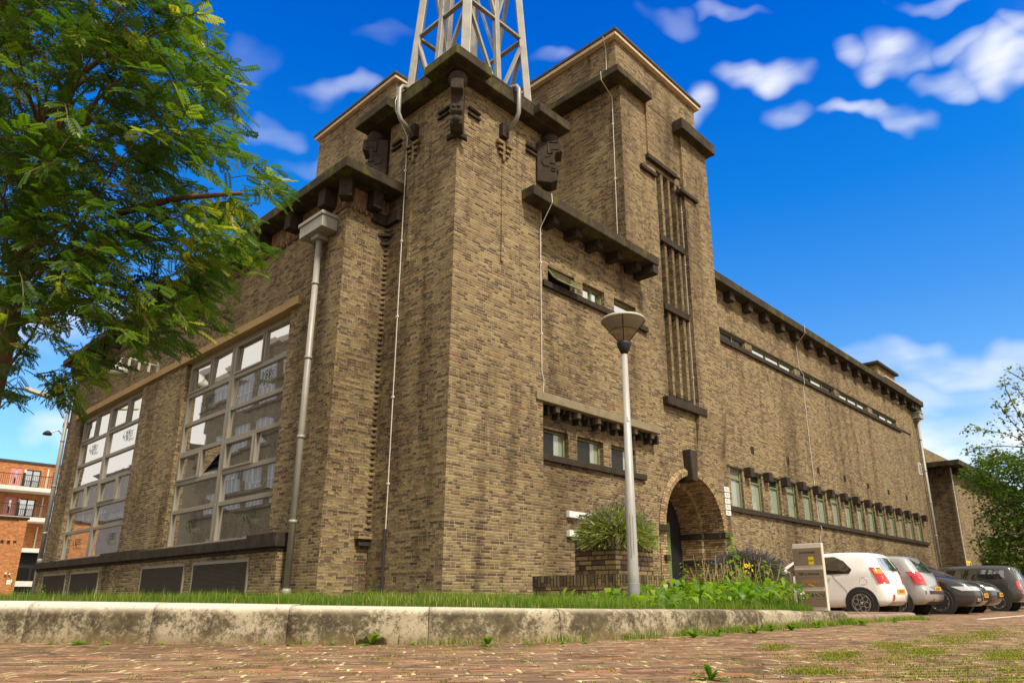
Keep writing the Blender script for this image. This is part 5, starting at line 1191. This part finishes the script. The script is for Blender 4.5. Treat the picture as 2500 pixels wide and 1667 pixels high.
# moss and small tufts in the joints of the road
MP = []
for _ in range(6500):
    px = r_.uniform(-60, 2560); py = 1668-(1668-1490)*r_.random()**1.1; q = kerbpx(px, py); right_ = np.interp(px, [0, 1400, 1900, 2500], [.16, .22, .50, .75])
    cm_ = math.sin(q[0]*1.3+q[1]*.7)+math.sin(q[0]*.6-q[1]*1.9)+r_.gauss(0, .5)
    if r_.random() > right_*(.95 if cm_ > .7 else .20) or np.hypot(q[0]-camn[0], q[1]-camn[1]) > 26: continue
    # keep to the road side of the kerb
    kx = np.array(KPS); i = np.argmin(((kx-q[:2])**2).sum(1)); j = min(max(i, 1), len(kx)-2); tx = kx[j+1]-kx[j-1]
    if tx[0]*(q[1]-kx[i][1])-tx[1]*(q[0]-kx[i][0]) > -.02 and q[0] < 1.2: continue
    if q[0] >= 1.1 and q[1] > -5.95 and q[0] < 4.8: continue
    u, v = q[0]*rc+q[1]*rs, -q[0]*rs+q[1]*rc; v = round(v/.094)*.094; x, y = u*rc-v*rs, u*rs+v*rc; cnt_ = r_.randint(5, 16) if right_ < .5 else r_.randint(6, 26)
    for _ in range(cnt_): a = r_.gauss(0, .028); b_ = r_.gauss(0, .009); MP.append((x+a*rc-b_*rs, y+a*rs+b_*rc, road_z(x, y)))
for cx_, cy_, rr in ((2330, 1560, 70), (2420, 1545, 60), (2260, 1590, 50), (2040, 1600, 40), (2180, 1575, 50), (1980, 1640, 36), (2460, 1600, 50), (1900, 1580, 30)):
    for _ in range(int(rr*1.5)):
        q = kerbpx(r_.gauss(cx_, rr*.6), min(1662, r_.gauss(cy_, rr*.12)))
        for _ in range(24): MP.append((q[0]+r_.gauss(0, .035), q[1]+r_.gauss(0, .035), road_z(q[0], q[1])))
MP = np.array(MP); tag(blades(MP, rng.uniform(.003, .011, len(MP)), rng.uniform(.003, .006, len(MP)), rng.random(len(MP)), 'joint_moss', MOSSM, lean=.9), 'yellow green moss tufts in the joints of the brick road', 'moss', kind='stuff')
n = 16000; u = rng.random(n); kpn = np.array(KPS+[(2.2, -6.04), (3.3, -5.98), (4.6, -5.9)]); i = np.clip((len(kpn)*.42+u*len(kpn)*.58).astype(int), 0, len(kpn)-2); f_ = rng.random(n)[:, None]; b = kpn[i]*(1-f_)+kpn[i+1]*f_
wgt = np.interp(b[:, 0], [-6, -3.5, -2.5, 4], [.05, .10, .6, 1.0]); kp_ = rng.random(n) < wgt*(.5+.5*np.sin(b[:, 0]*9)); b = b[kp_]; b[:, 1] -= np.abs(rng.normal(.03, .07, len(b))); 
tag(blades(np.c_[b, [road_z(q[0], q[1]) for q in b]], rng.uniform(.02, .09, len(b)), rng.uniform(.004, .007, len(b)), np.clip(rng.normal(.55, .2, len(b)), 0, .95), 'kerb_grass', GRASS, lean=.7), 'grass fringe growing where the kerb meets the road', 'grass', kind='stuff')

def lavender(label, c, rx, ry, hz, n, m, flow, name='lavender_bush'):
    t = thing(name, label, 'plant', c); c = np.array(c); a = rng.uniform(0, 2*np.pi, n); e = np.arccos(rng.uniform(-.25, 1, n)); d_ = np.stack([np.cos(a)*np.sin(e)*rx, np.sin(a)*np.sin(e)*ry, np.cos(e)*hz], 1)
    st_ = c+d_*rng.uniform(.15, .55, (n, 1))+rng.normal(0, .03, (n, 3)); en = c+d_*rng.uniform(.75, 1.08, (n, 1))+rng.normal(0, .035, (n, 3)); Q = []; QT = []
    for s0, e0 in zip(st_, en):
        w = rng.normal(0, .0045, 3); mid_ = (s0+e0)/2+np.array([0, 0, .03]); Q.append((s0-w, s0+w, mid_+w, mid_-w)); Q.append((mid_-w, mid_+w, e0+w*.4, e0-w*.4)); tt_ = float(np.clip(rng.normal(.5, .24), 0, .85)); QT += [tt_, tt_]
        for _ in range(2): b_ = s0+(e0-s0)*rng.uniform(.3, .95); dd_ = rng.normal(0, .022, 3); ww = rng.normal(0, .004, 3); Q.append((b_-ww, b_+ww, b_+dd_+ww, b_+dd_-ww)); QT.append(float(np.clip(tt_+rng.normal(0, .1), 0, .85)))
    quads('foliage', Q, QT, m, t); Q = []; QT = []
    for e0 in en[en[:, 2] > c[2]+hz*.35][:flow]:
        for _ in range(5): b_ = e0+np.array([0, 0, .02])*rng.uniform(-1, 2)+rng.normal(0, .004, 3); w = rng.normal(0, .005, 3); Q.append((b_-w, b_+w, b_+w+[0,0,.014], b_-w+[0,0,.014])); QT.append(1.0)
    quads('flower_spikes', Q, QT, plain('lavender_flower', (.10, .065, .13), .8) if 'lavender_flower' not in MATS else MATS['lavender_flower'], t); return t
lavender('large green lavender bush with purple spikes in the planter behind the lamp', (.66, -3.10, 1.08), .72, .56, .52, 3600, LAV, 330)
lavender('grey lavender bush in the low planter beside the white hatchback', (4.55, -3.15, .70), 1.05, .5, .42, 3600, LAVG, 500)

# ------------------------------------------------------------------ cars
def seg_dist(p, poly):
    best = 9
    for a, b in zip(poly, poly[1:]+poly[:1]):
        ax, ay = a; bx, by = b; dx_, dy_ = bx-ax, by-ay; t = max(0, min(1, ((p[0]-ax)*dx_+(p[1]-ay)*dy_)/(dx_*dx_+dy_*dy_+1e-12)))
        best = min(best, math.hypot(p[0]-ax-dx_*t, p[1]-ay-dy_*t))
    return best
def chaikin(poly, it=2):
    for _ in range(it):
        q = []
        for a, b in zip(poly, poly[1:]+poly[:1]): q += [(a[0]*.75+b[0]*.25, a[1]*.75+b[1]*.25), (a[0]*.25+b[0]*.75, a[1]*.25+b[1]*.75)]
        poly = q
    return poly
class Car:
    def __init__(s, name, label, paint, outline, W, belt, roofk, wheels, wr, loc, rot, low=.0, cat='car'):
        s.t = thing(name, label, cat, (0, 0, 0), 'cars parked nose to kerb along the right wing'); s.W = W; s.belt = belt; s.rk = roofk
        s.ol = chaikin(outline, 2); s.L = max(p[0] for p in outline); s.H = max(p[1] for p in outline); s.paint = paint; s.wheels = wheels; s.wr = wr
        pl_ = s.ol; c = (sum(p[0] for p in pl_)/len(pl_), .62); n = len(pl_); mb = MB()
        def X(p, d=None):
            d = seg_dist(p, pl_) if d is None else d; y, z = p; e0 = max(0, (.55-y)/.55); e1 = max(0, (y-(s.L-.75))/.75); plan = 1-.085*e0*e0-.17*e1*e1
            tum = 1-.06*max(0, (.5-z)/.5)**2 if z < belt else 1-(1-roofk)*((z-belt)/(s.H-belt))**1.15
            tum *= 1-.018*max(0, 1-abs(z-belt*.62)/.35)*0
            r = .13; dd = min(d, r); return s.W*plan*tum-(r-math.sqrt(max(0, r*r-(r-dd)**2)))*.95
        s.X = X; fac = [1, .992, .975, .95, .91, .84, .7, .5, .25]; rings = []
        for f in fac:
            ring = []
            for p in pl_:
                q = (c[0]+(p[0]-c[0])*f, c[1]+(p[1]-c[1])*f); ring.append((q, X(q, 0 if f == 1 else None)))
            rings.append(ring)
        ids = {}
        for sg in (-1, 1):
            for ri, ring in enumerate(rings): ids[sg, ri] = [mb.vert((sg*x, q[0], q[1])) for q, x in ring]
            cc = mb.vert((sg*X(c), c[0], c[1]))
            for ri in range(len(rings)-1):
                for i in range(n): j = (i+1) % n; mb.f.append((ids[sg, ri][i], ids[sg, ri][j], ids[sg, ri+1][j], ids[sg, ri+1][i]))
            for i in range(n): mb.f.append((ids[sg, len(rings)-1][i], ids[sg, len(rings)-1][(i+1) % n], cc))
        K = 8; strips = []
        for k_ in range(K+1):
            u = -1+2*k_/K
            if k_ == 0: strips.append(ids[-1, 0])
            elif k_ == K: strips.append(ids[1, 0])
            else: strips.append([mb.vert((u*rings[0][i][1], *s.bow(rings[0][i][0], u))) for i in range(n)])
        for a, b in zip(strips, strips[1:]):
            for i in range(n): j = (i+1) % n; mb.f.append((a[i], a[j], b[j], b[i]))
        s.body = mb.build('body', paint, s.t); [setattr(p, 'use_smooth', True) for p in s.body.data.polygons]
        s.make_wheels(); s.loc = loc; s.rot = rot
    def bow(s, p, u):
        y, z = p; k_ = 1-u*u; f0 = max(0, (.45-y)/.45); f1 = max(0, (y-(s.L-.5))/.5)
        return (y-.05*k_*f0+.09*k_*f1, z+.018*k_*max(0, (z-s.belt)/(s.H-s.belt)))
    def side(s, poly, name, m, eps=.006, both=True, sub=5, parent=None):
        """flush panel on the flanks; poly in (y, z)"""
        pts = []
        for a, b in zip(poly, poly[1:]+poly[:1]): pts += [(a[0]+(b[0]-a[0])*i/sub, a[1]+(b[1]-a[1])*i/sub) for i in range(sub)]
        c = (sum(p[0] for p in pts)/len(pts), sum(p[1] for p in pts)/len(pts)); out = None
        for sg in ((-1, 1) if both else (-1,)):
            mb = MB(); prev = None
            for f in (1, .66, .33):
                ring = [mb.vert((sg*(s.X((c[0]+(p[0]-c[0])*f, c[1]+(p[1]-c[1])*f))+eps), c[0]+(p[0]-c[0])*f, c[1]+(p[1]-c[1])*f)) for p in pts]
                if prev:
                    for i in range(len(pts)): j = (i+1) % len(pts); mb.f.append((prev[i], prev[j], ring[j], ring[i]))
                prev = ring
            cv = mb.vert((sg*(s.X(c)+eps), *c))
            for i in range(len(pts)): mb.f.append((prev[i], prev[(i+1) % len(pts)], cv))
            out = mb.build(name, m, parent or s.t); [setattr(p, 'use_smooth', True) for p in out.data.polygons]
        return out
    def endy(s, z, rear=True):
        best = None
        for a, b in zip(s.ol, s.ol[1:]+s.ol[:1]):
            if (a[1]-z)*(b[1]-z) <= 0 and abs(a[1]-b[1]) > 1e-9:
                y = a[0]+(b[0]-a[0])*(z-a[1])/(b[1]-a[1])
                if best is None or (y < best if rear else y > best): best = y
        return best if best is not None else 0
    def end(s, x0, x1, z0, z1, name, m, rear=True, eps=.008, nx=10, nz=8, x0t=None, x1t=None, shape=None, parent=None, out=0):
        """panel on the rear or the nose between half widths (fractions) and heights; wraps round the corner towards the flanks"""
        mb = MB(); g = []
        for j in range(nz+1):
            z = z0+(z1-z0)*j/nz; row = []; a = x0+((x0t if x0t is not None else x0)-x0)*j/nz; b = x1+((x1t if x1t is not None else x1)-x1)*j/nz
            y = s.endy(z, rear); xe = s.X((y, z), 0)
            for i in range(nx+1):
                u = a+(b-a)*i/nx; uc = max(-1, min(1, u)); q = s.bow((y, z), uc); yy = q[0]+(-eps-out if rear else eps+out); xx = uc*xe
                if abs(u) > 1: ov = (abs(u)-1)*s.W; yy += ov*(1 if rear else -1)+(eps if rear else -eps); xx = math.copysign(s.X((y+(ov if rear else -ov), z))+eps, u)
                row.append(mb.vert((xx, yy, z)))
            g.append(row)
        for j in range(nz):
            for i in range(nx): mb.f.append((g[j][i], g[j][i+1], g[j+1][i+1], g[j+1][i]))
        o = mb.build(name, m, parent or s.t); [setattr(p, 'use_smooth', True) for p in o.data.polygons]; return o
    def top(s, y0, y1, xf, name, m, eps=.006, xf1=None):
        """panel on the upper outline (windscreen, bonnet, rear window) from y0 to y1"""
        up_ = [p for p in s.ol if p[1] > s.belt*.72]
        def zt(y):
            best = None
            for a, b in zip(s.ol, s.ol[1:]+s.ol[:1]):
                if (a[0]-y)*(b[0]-y) <= 0 and abs(a[0]-b[0]) > 1e-9: z = a[1]+(b[1]-a[1])*(y-a[0])/(b[0]-a[0]); best = z if best is None else max(best, z)
            return best
        mb = MB(); g = []
        for j in range(13):
            y = y0+(y1-y0)*j/12; z = zt(y); xe = s.X((y, z), 0); ff = xf+((xf1 if xf1 else xf)-xf)*j/12; row = []
            for i in range(11): u = (-1+.2*i)*ff; q = s.bow((y, z), u); row.append(mb.vert((u*xe, q[0], q[1]+eps)))
            g.append(row)
        for j in range(12):
            for i in range(10): mb.f.append((g[j][i], g[j][i+1], g[j+1][i+1], g[j+1][i]))
        o = mb.build(name, m, s.t); [setattr(p, 'use_smooth', True) for p in o.data.polygons]; return o
    def make_wheels(s):
        r = s.wr
        for y in s.wheels:
            for sg in (-1, 1):
                x = s.X((y, .5)); 
                MB().lathe((sg*(x-.10), y, r), [(r*1.19, 0), (r*1.19, sg*.112), (.001, sg*.113)] , 28, 'x').build('wheel_arch', CARDARK, s.t)
                xo = sg*(x+.016); w = MB().lathe((0, y, r), [(r*.66, xo-sg*.10), (r*.68, xo-sg*.01), (r*.80, xo+sg*.004), (r*.95, xo-sg*.006), (r, xo-sg*.04), (r, xo-sg*.19), (r*.6, xo-sg*.2)], 32, 'x').build('tyre', RUBBER, s.t, smooth=True)
                MB().lathe((0, y, r), [(.001, xo-sg*.05), (r*.69, xo-sg*.045)], 24, 'x').build('rim_back', BLACK, w); s.rim(w, xo, y, r, sg)
    def rim(s, w, xo, y, r, sg):
        m = MB(); st_ = getattr(s, 'style', 'spoke'); nsp = {'ring': 6, 'spoke': 5, 'ten': 10}[s.STYLE]
        ring = lambda cy, cz, rr, tr: m.tube([(xo-sg*.012, cy+rr*math.cos(t), cz+rr*math.sin(t)) for t in [i*math.pi/10 for i in range(21)]], tr, 6, cap=False)
        ring(y, r, r*.67, .012)
        for i in range(nsp):
            a = 2*math.pi*i/nsp+.3; c, q = math.cos(a), math.sin(a)
            if s.STYLE == 'ring': ring(y+c*r*.42, r+q*r*.42, r*.19, .011)
            else: m.beam((xo-sg*.02, y+c*r*.1, r+q*r*.1), (xo-sg*.012, y+c*r*.66, r+q*r*.66), r*(.20 if nsp == 5 else .07), .02, up=(1, 0, 0))
        m.lathe((0, y, r), [(.05, xo-sg*.02), (.035, xo+sg*.0), (.001, xo+sg*.002)], 12, 'x'); m.build('rim', ALLOY, w, smooth=False)
    def seam(s, pts, name='panel_seam', m=None, r=.004):
        for sg in (-1, 1): MB().tube([(sg*(s.X(p)+.001), *p) for p in pts], r, 4).build(name, m or CARDARK, s.t)
    def plate(s, z, txt, rear=True, w=.26, h=.11, x=0.0):
        y = s.endy(z, rear); q = s.bow((y, z), 0); yy = q[0]+(-.02 if rear else .02); d_ = -1 if rear else 1
        o = MB().box(x-w, x+w, yy, yy+d_*-.015, z-h/2, z+h/2).build('number_plate', PLATE, s.t); text_mesh(txt, h*.8, BLACK, 'lettering', o, (x, yy+d_*.002, z), (-d_, 0, 0), (0, 0, 1), .001)
    def handle(s, y, z):
        for sg in (-1, 1): x = s.X((y, z)); MB().beam((sg*(x+.014), y-.09, z-.005), (sg*(x+.014), y+.09, z+.01), .018, .022).build('door_handle', s.paint, s.t, bevel=.006)
    def mirror(s, y, z):
        for sg in (-1, 1): x = s.X((y, z)); MB().sphere((sg*(x+.10), y, z+.04), .085, 12, 8).tube([(sg*x, y+.02, z), (sg*(x+.09), y, z+.03)], .02, 6).build('wing_mirror', s.paint, s.t, smooth=True)
    def place(s):
        s.t.location = s.loc; s.t.rotation_euler = (0, 0, s.rot)

# white small hatchback, tail towards us
Car.STYLE = 'ring'
ol = [(.20,.22),(.05,.30),(.0,.42),(.0,.55),(.05,.70),(.09,.90),(.16,1.06),(.30,1.32),(.34,1.42),(.50,1.455),(1.1,1.475),(1.7,1.45),(2.05,1.38),(2.35,1.22),(2.70,.98),(3.1,.90),(3.38,.78),(3.52,.60),(3.55,.42),(3.50,.26),(3.35,.20),(1.8,.18)]
c = Car('white_hatchback', 'white small hatchback with red tail lights parked next to the cream directory sign', WPAINT, ol, .80, .98, .80, (.60, 2.98), .305, (10.74, -3.76, -.12), R(0))
c.side([(.80,.97),(.74,1.06),(.93,1.26),(1.15,1.37),(1.95,1.36),(2.42,1.03),(2.45,.94)], 'side_window', CGLASS)
c.side([(1.62,.97),(1.62,1.38),(1.69,1.38),(1.69,.97)], 'door_pillar', CARDARK, .009); c.end(-.84,.84,1.04,1.345,'rear_window',CGLASSR,x0t=-.74,x1t=.74)
c.top(2.66, 2.05, .86, 'windscreen', CGLASSR, xf1=.82)
for sg in (-1, 1): c.end(sg*.72, sg*1.16, .74, 1.10, 'tail_light', RED, x0t=sg*.98, x1t=sg*1.22, eps=.014, nx=8); c.end(sg*.98, sg*1.14, .96, 1.06, 'indicator_lens', ORANGE, eps=.02, nx=5); c.end(sg*.70, sg*.84, .36, .50, 'reflector', RED, eps=.012)
c.end(-.80,.80,.24,.34,'bumper_insert',SPAINT,eps=.01); c.plate(.565, 'GV-827-K'); c.seam([(.85,.34),(.92,.60),(1.16,.86),(1.22,.97)]); c.seam([(1.66,.30),(1.66,.97)]); c.seam([(2.62,.32),(2.56,.96)]); c.handle(1.30,.90); c.mirror(2.35,1.0)
c.seam([(.50+.085*math.cos(t),.80+.085*math.sin(t)) for t in [i*math.pi/10 for i in range(21)]], 'fuel_flap_seam', SPAINT, .003)
c.end(-.30,.30,1.385,1.41,'brake_light',RED,eps=.012,nz=2); MB().tube([(0,.45,1.46),(0,.22,1.62)],.008,6).build('aerial',CARDARK,c.t); MB().beam((-.02,.06,1.06),(.26,.08,1.09),.025,.02).build('rear_wiper',CARDARK,c.t)
c.end(-.04,.04,.78,.85,'badge',CHROME,eps=.016,nx=4,nz=4); c.place()
# silver hatchback
Car.STYLE = 'spoke'
ol = [(.22,.24),(.05,.32),(.0,.45),(.0,.62),(.10,.72),(.13,.95),(.24,1.12),(.42,1.40),(.55,1.47),(1.2,1.50),(1.9,1.47),(2.2,1.38),(2.75,1.02),(3.2,.93),(3.5,.80),(3.62,.55),(3.58,.3),(3.4,.2),(1.8,.19)]
c = Car('silver_hatchback', 'silver hatchback with rounded red tail lights between the white and the dark grey car', SPAINT, ol, .83, 1.00, .78, (.72, 3.05), .30, (13.28, -3.90, -.12), R(0))
c.side([(.66,1.05),(.62,1.12),(.78,1.34),(1.25,1.38),(1.25,1.03)], 'side_window', CGLASS); c.side([(1.33,1.03),(1.33,1.38),(2.05,1.36),(2.50,1.05)], 'side_window', CGLASS)
c.end(-.86,.86,1.06,1.40,'rear_window',CGLASSR,x0t=-.80,x1t=.80); c.top(2.70, 2.15, .86, 'windscreen', CGLASSR, xf1=.82)
for sg in (-1, 1): c.end(sg*.74, sg*1.20, .74, 1.07, 'tail_light', RED, x0t=sg*.96, x1t=sg*1.30, eps=.014, nx=8); c.end(sg*.5, sg*.64, .34, .40, 'reflector', RED, eps=.012)
c.end(-1.06,1.06,.52,.60,'bumper_insert',CARDARK,eps=.012,nx=16); c.end(-.9,.9,.25,.33,'bumper_insert',CARDARK,eps=.012,nx=14); c.plate(.64, 'SK-419-P'); c.seam([(1.29,.3),(1.29,1.0)]); c.seam([(2.60,.32),(2.56,.98)]); c.handle(1.45,.94); c.mirror(2.45,1.06)
c.seam([(.62+.085*math.cos(t),.86+.085*math.sin(t)) for t in [i*math.pi/10 for i in range(21)]], 'fuel_flap_seam', CARDARK, .003); MB().beam((-.02,.13,1.08),(.26,.15,1.11),.025,.02).build('rear_wiper',CARDARK,c.t); c.place()
# dark grey hatchback, nose towards us
Car.STYLE = 'ten'
ol = [(y_, z_*1.08) for y_, z_ in [(.25,.26),(.05,.36),(.0,.6),(.10,.85),(.30,1.05),(.75,1.35),(1.4,1.455),(2.0,1.44),(2.5,1.30),(3.1,1.0),(3.35,.94),(3.9,.86),(4.22,.74),(4.36,.58),(4.36,.36),(4.25,.22),(4.0,.18),(2.0,.17)]]
c = Car('dark_grey_hatchback', 'dark grey hatchback parked nose outwards with black spoked wheels and silver grille line', GPAINT, ol, .88, .98, .76, (.86, 3.52), .35, (15.45, -.08, -.13), R(180))
c.side([(.90,1.02),(1.15,1.30),(2.0,1.36),(2.45,1.26),(2.85,1.02)], 'side_window', CGLASS); c.top(3.10, 2.45, .88, 'windscreen', CGLASSR, xf1=.82)
for sg in (-1, 1): c.end(sg*.52, sg*1.30, .62, .73, 'headlight', HEADL, rear=False, x0t=sg*.62, x1t=sg*1.5, nx=12, eps=.014); c.end(sg*.62, sg*.95, .34, .42, 'fog_light', CHROME, rear=False, eps=.012); c.end(sg*.60, sg*.90, .28, .36, 'air_intake', BLACK, rear=False, eps=.010)
c.end(-.40,.40,.36,.66,'grille',BLACK,rear=False,x0t=-.55,x1t=.55,eps=.012); c.end(-.95,.95,.20,.235,'bumper_lip',ALLOY,rear=False,eps=.014,nz=2); c.end(-.46,.46,.33,.365,'grille_trim',CHROME,rear=False,eps=.02,nz=2)
for sg in (-1, 1): c.end(sg*.40, sg*.46, .36, .66, 'grille_trim', CHROME, rear=False, x0t=sg*.55, x1t=sg*.60, eps=.018, nx=3)
c.plate(.50, 'XJ-352-B', rear=False, w=.22); c.seam([(1.75,.3),(1.75,1.0)]); c.seam([(2.95,.3),(2.9,.98)]); c.mirror(2.75,1.04); c.handle(1.95,.92); c.place()
# black car beside it, nose towards us
c = Car('black_hatchback', 'black car parked nose outwards just behind the dark grey hatchback', KPAINT, ol, .86, .98, .76, (.86, 3.52), .33, (17.95, .05, -.12), R(180))
c.side([(.90,1.02),(1.15,1.30),(2.0,1.36),(2.45,1.26),(2.85,1.02)], 'side_window', CGLASS); c.top(3.10, 2.45, .88, 'windscreen', CGLASS, xf1=.82)
for sg in (-1, 1): c.end(sg*.55, sg*1.2, .64, .74, 'headlight', HEADL, rear=False, nx=10, eps=.012)
c.end(-.5,.5,.40,.60,'grille',CARDARK,rear=False); c.plate(.52, 'ZT-108-H', rear=False, w=.22); c.mirror(2.75,1.04); c.place()
# anthracite small estate, tail towards us
Car.STYLE = 'spoke'
ol = [(y_, z_*1.05) for y_, z_ in [(.24,.26),(.06,.34),(.0,.46),(.0,.62),(.06,.74),(.09,1.0),(.18,1.30),(.24,1.385),(.45,1.42),(1.3,1.435),(2.2,1.415),(2.45,1.35),(2.85,1.02),(3.35,.96),(3.75,.86),(3.9,.6),(3.88,.3),(3.7,.2),(1.9,.19)]]
c = Car('anthracite_estate', 'dark boxy small estate with a long flat roof at the right end of the row', MPAINT, ol, .84, 1.0, .86, (.72, 3.2), .315, (21.9, -4.40, -.12), R(0))
c.side([(.42,1.04),(.40,1.30),(.50,1.34),(1.62,1.35),(1.62,1.04)], 'side_window', CGLASS); c.side([(1.70,1.04),(1.70,1.35),(2.35,1.33),(2.66,1.04)], 'side_window', CGLASS)
c.end(-.84,.84,1.02,1.30,'rear_window',CGLASSR,x0t=-.80,x1t=.80); c.top(2.84, 2.40, .9, 'windscreen', CGLASSR, xf1=.86); c.top(.30, 2.36, .94, 'roof_panel', GPAINT, eps=.008)
for sg in (-1, 1): c.end(sg*.80, sg*1.06, .70, .96, 'tail_light', RED, eps=.014, nx=6); c.end(sg*.84, sg*.98, .80, .86, 'reverse_light', WHITE, eps=.02, nx=3); c.end(sg*.74, sg*1.02, .56, .60, 'reflector', RED, eps=.012)
c.plate(.52, 'RN-641-D'); c.end(-.9,.9,.64,.665,'chrome_strip',CHROME,eps=.012,nz=2); c.mirror(2.6,1.06); c.handle(1.9,.95); c.seam([(1.66,.3),(1.66,1.0)])
MB().tube([(-.45,.02,.30),(-.45,-.06,.30)],.04,10).build('exhaust',CHROME,c.t); MB().box(-.03,.03,.36,.50,1.43,1.49).build('aerial',CARDARK,c.t); c.place()
# white parking bay line
MB().box(9.6, 24, -5.6, -5.5, -.13, -.116).build('parking_line', WHITE); tag(bpy.data.objects['parking_line'], 'worn white parking line on the clinker road', 'road marking', kind='structure')
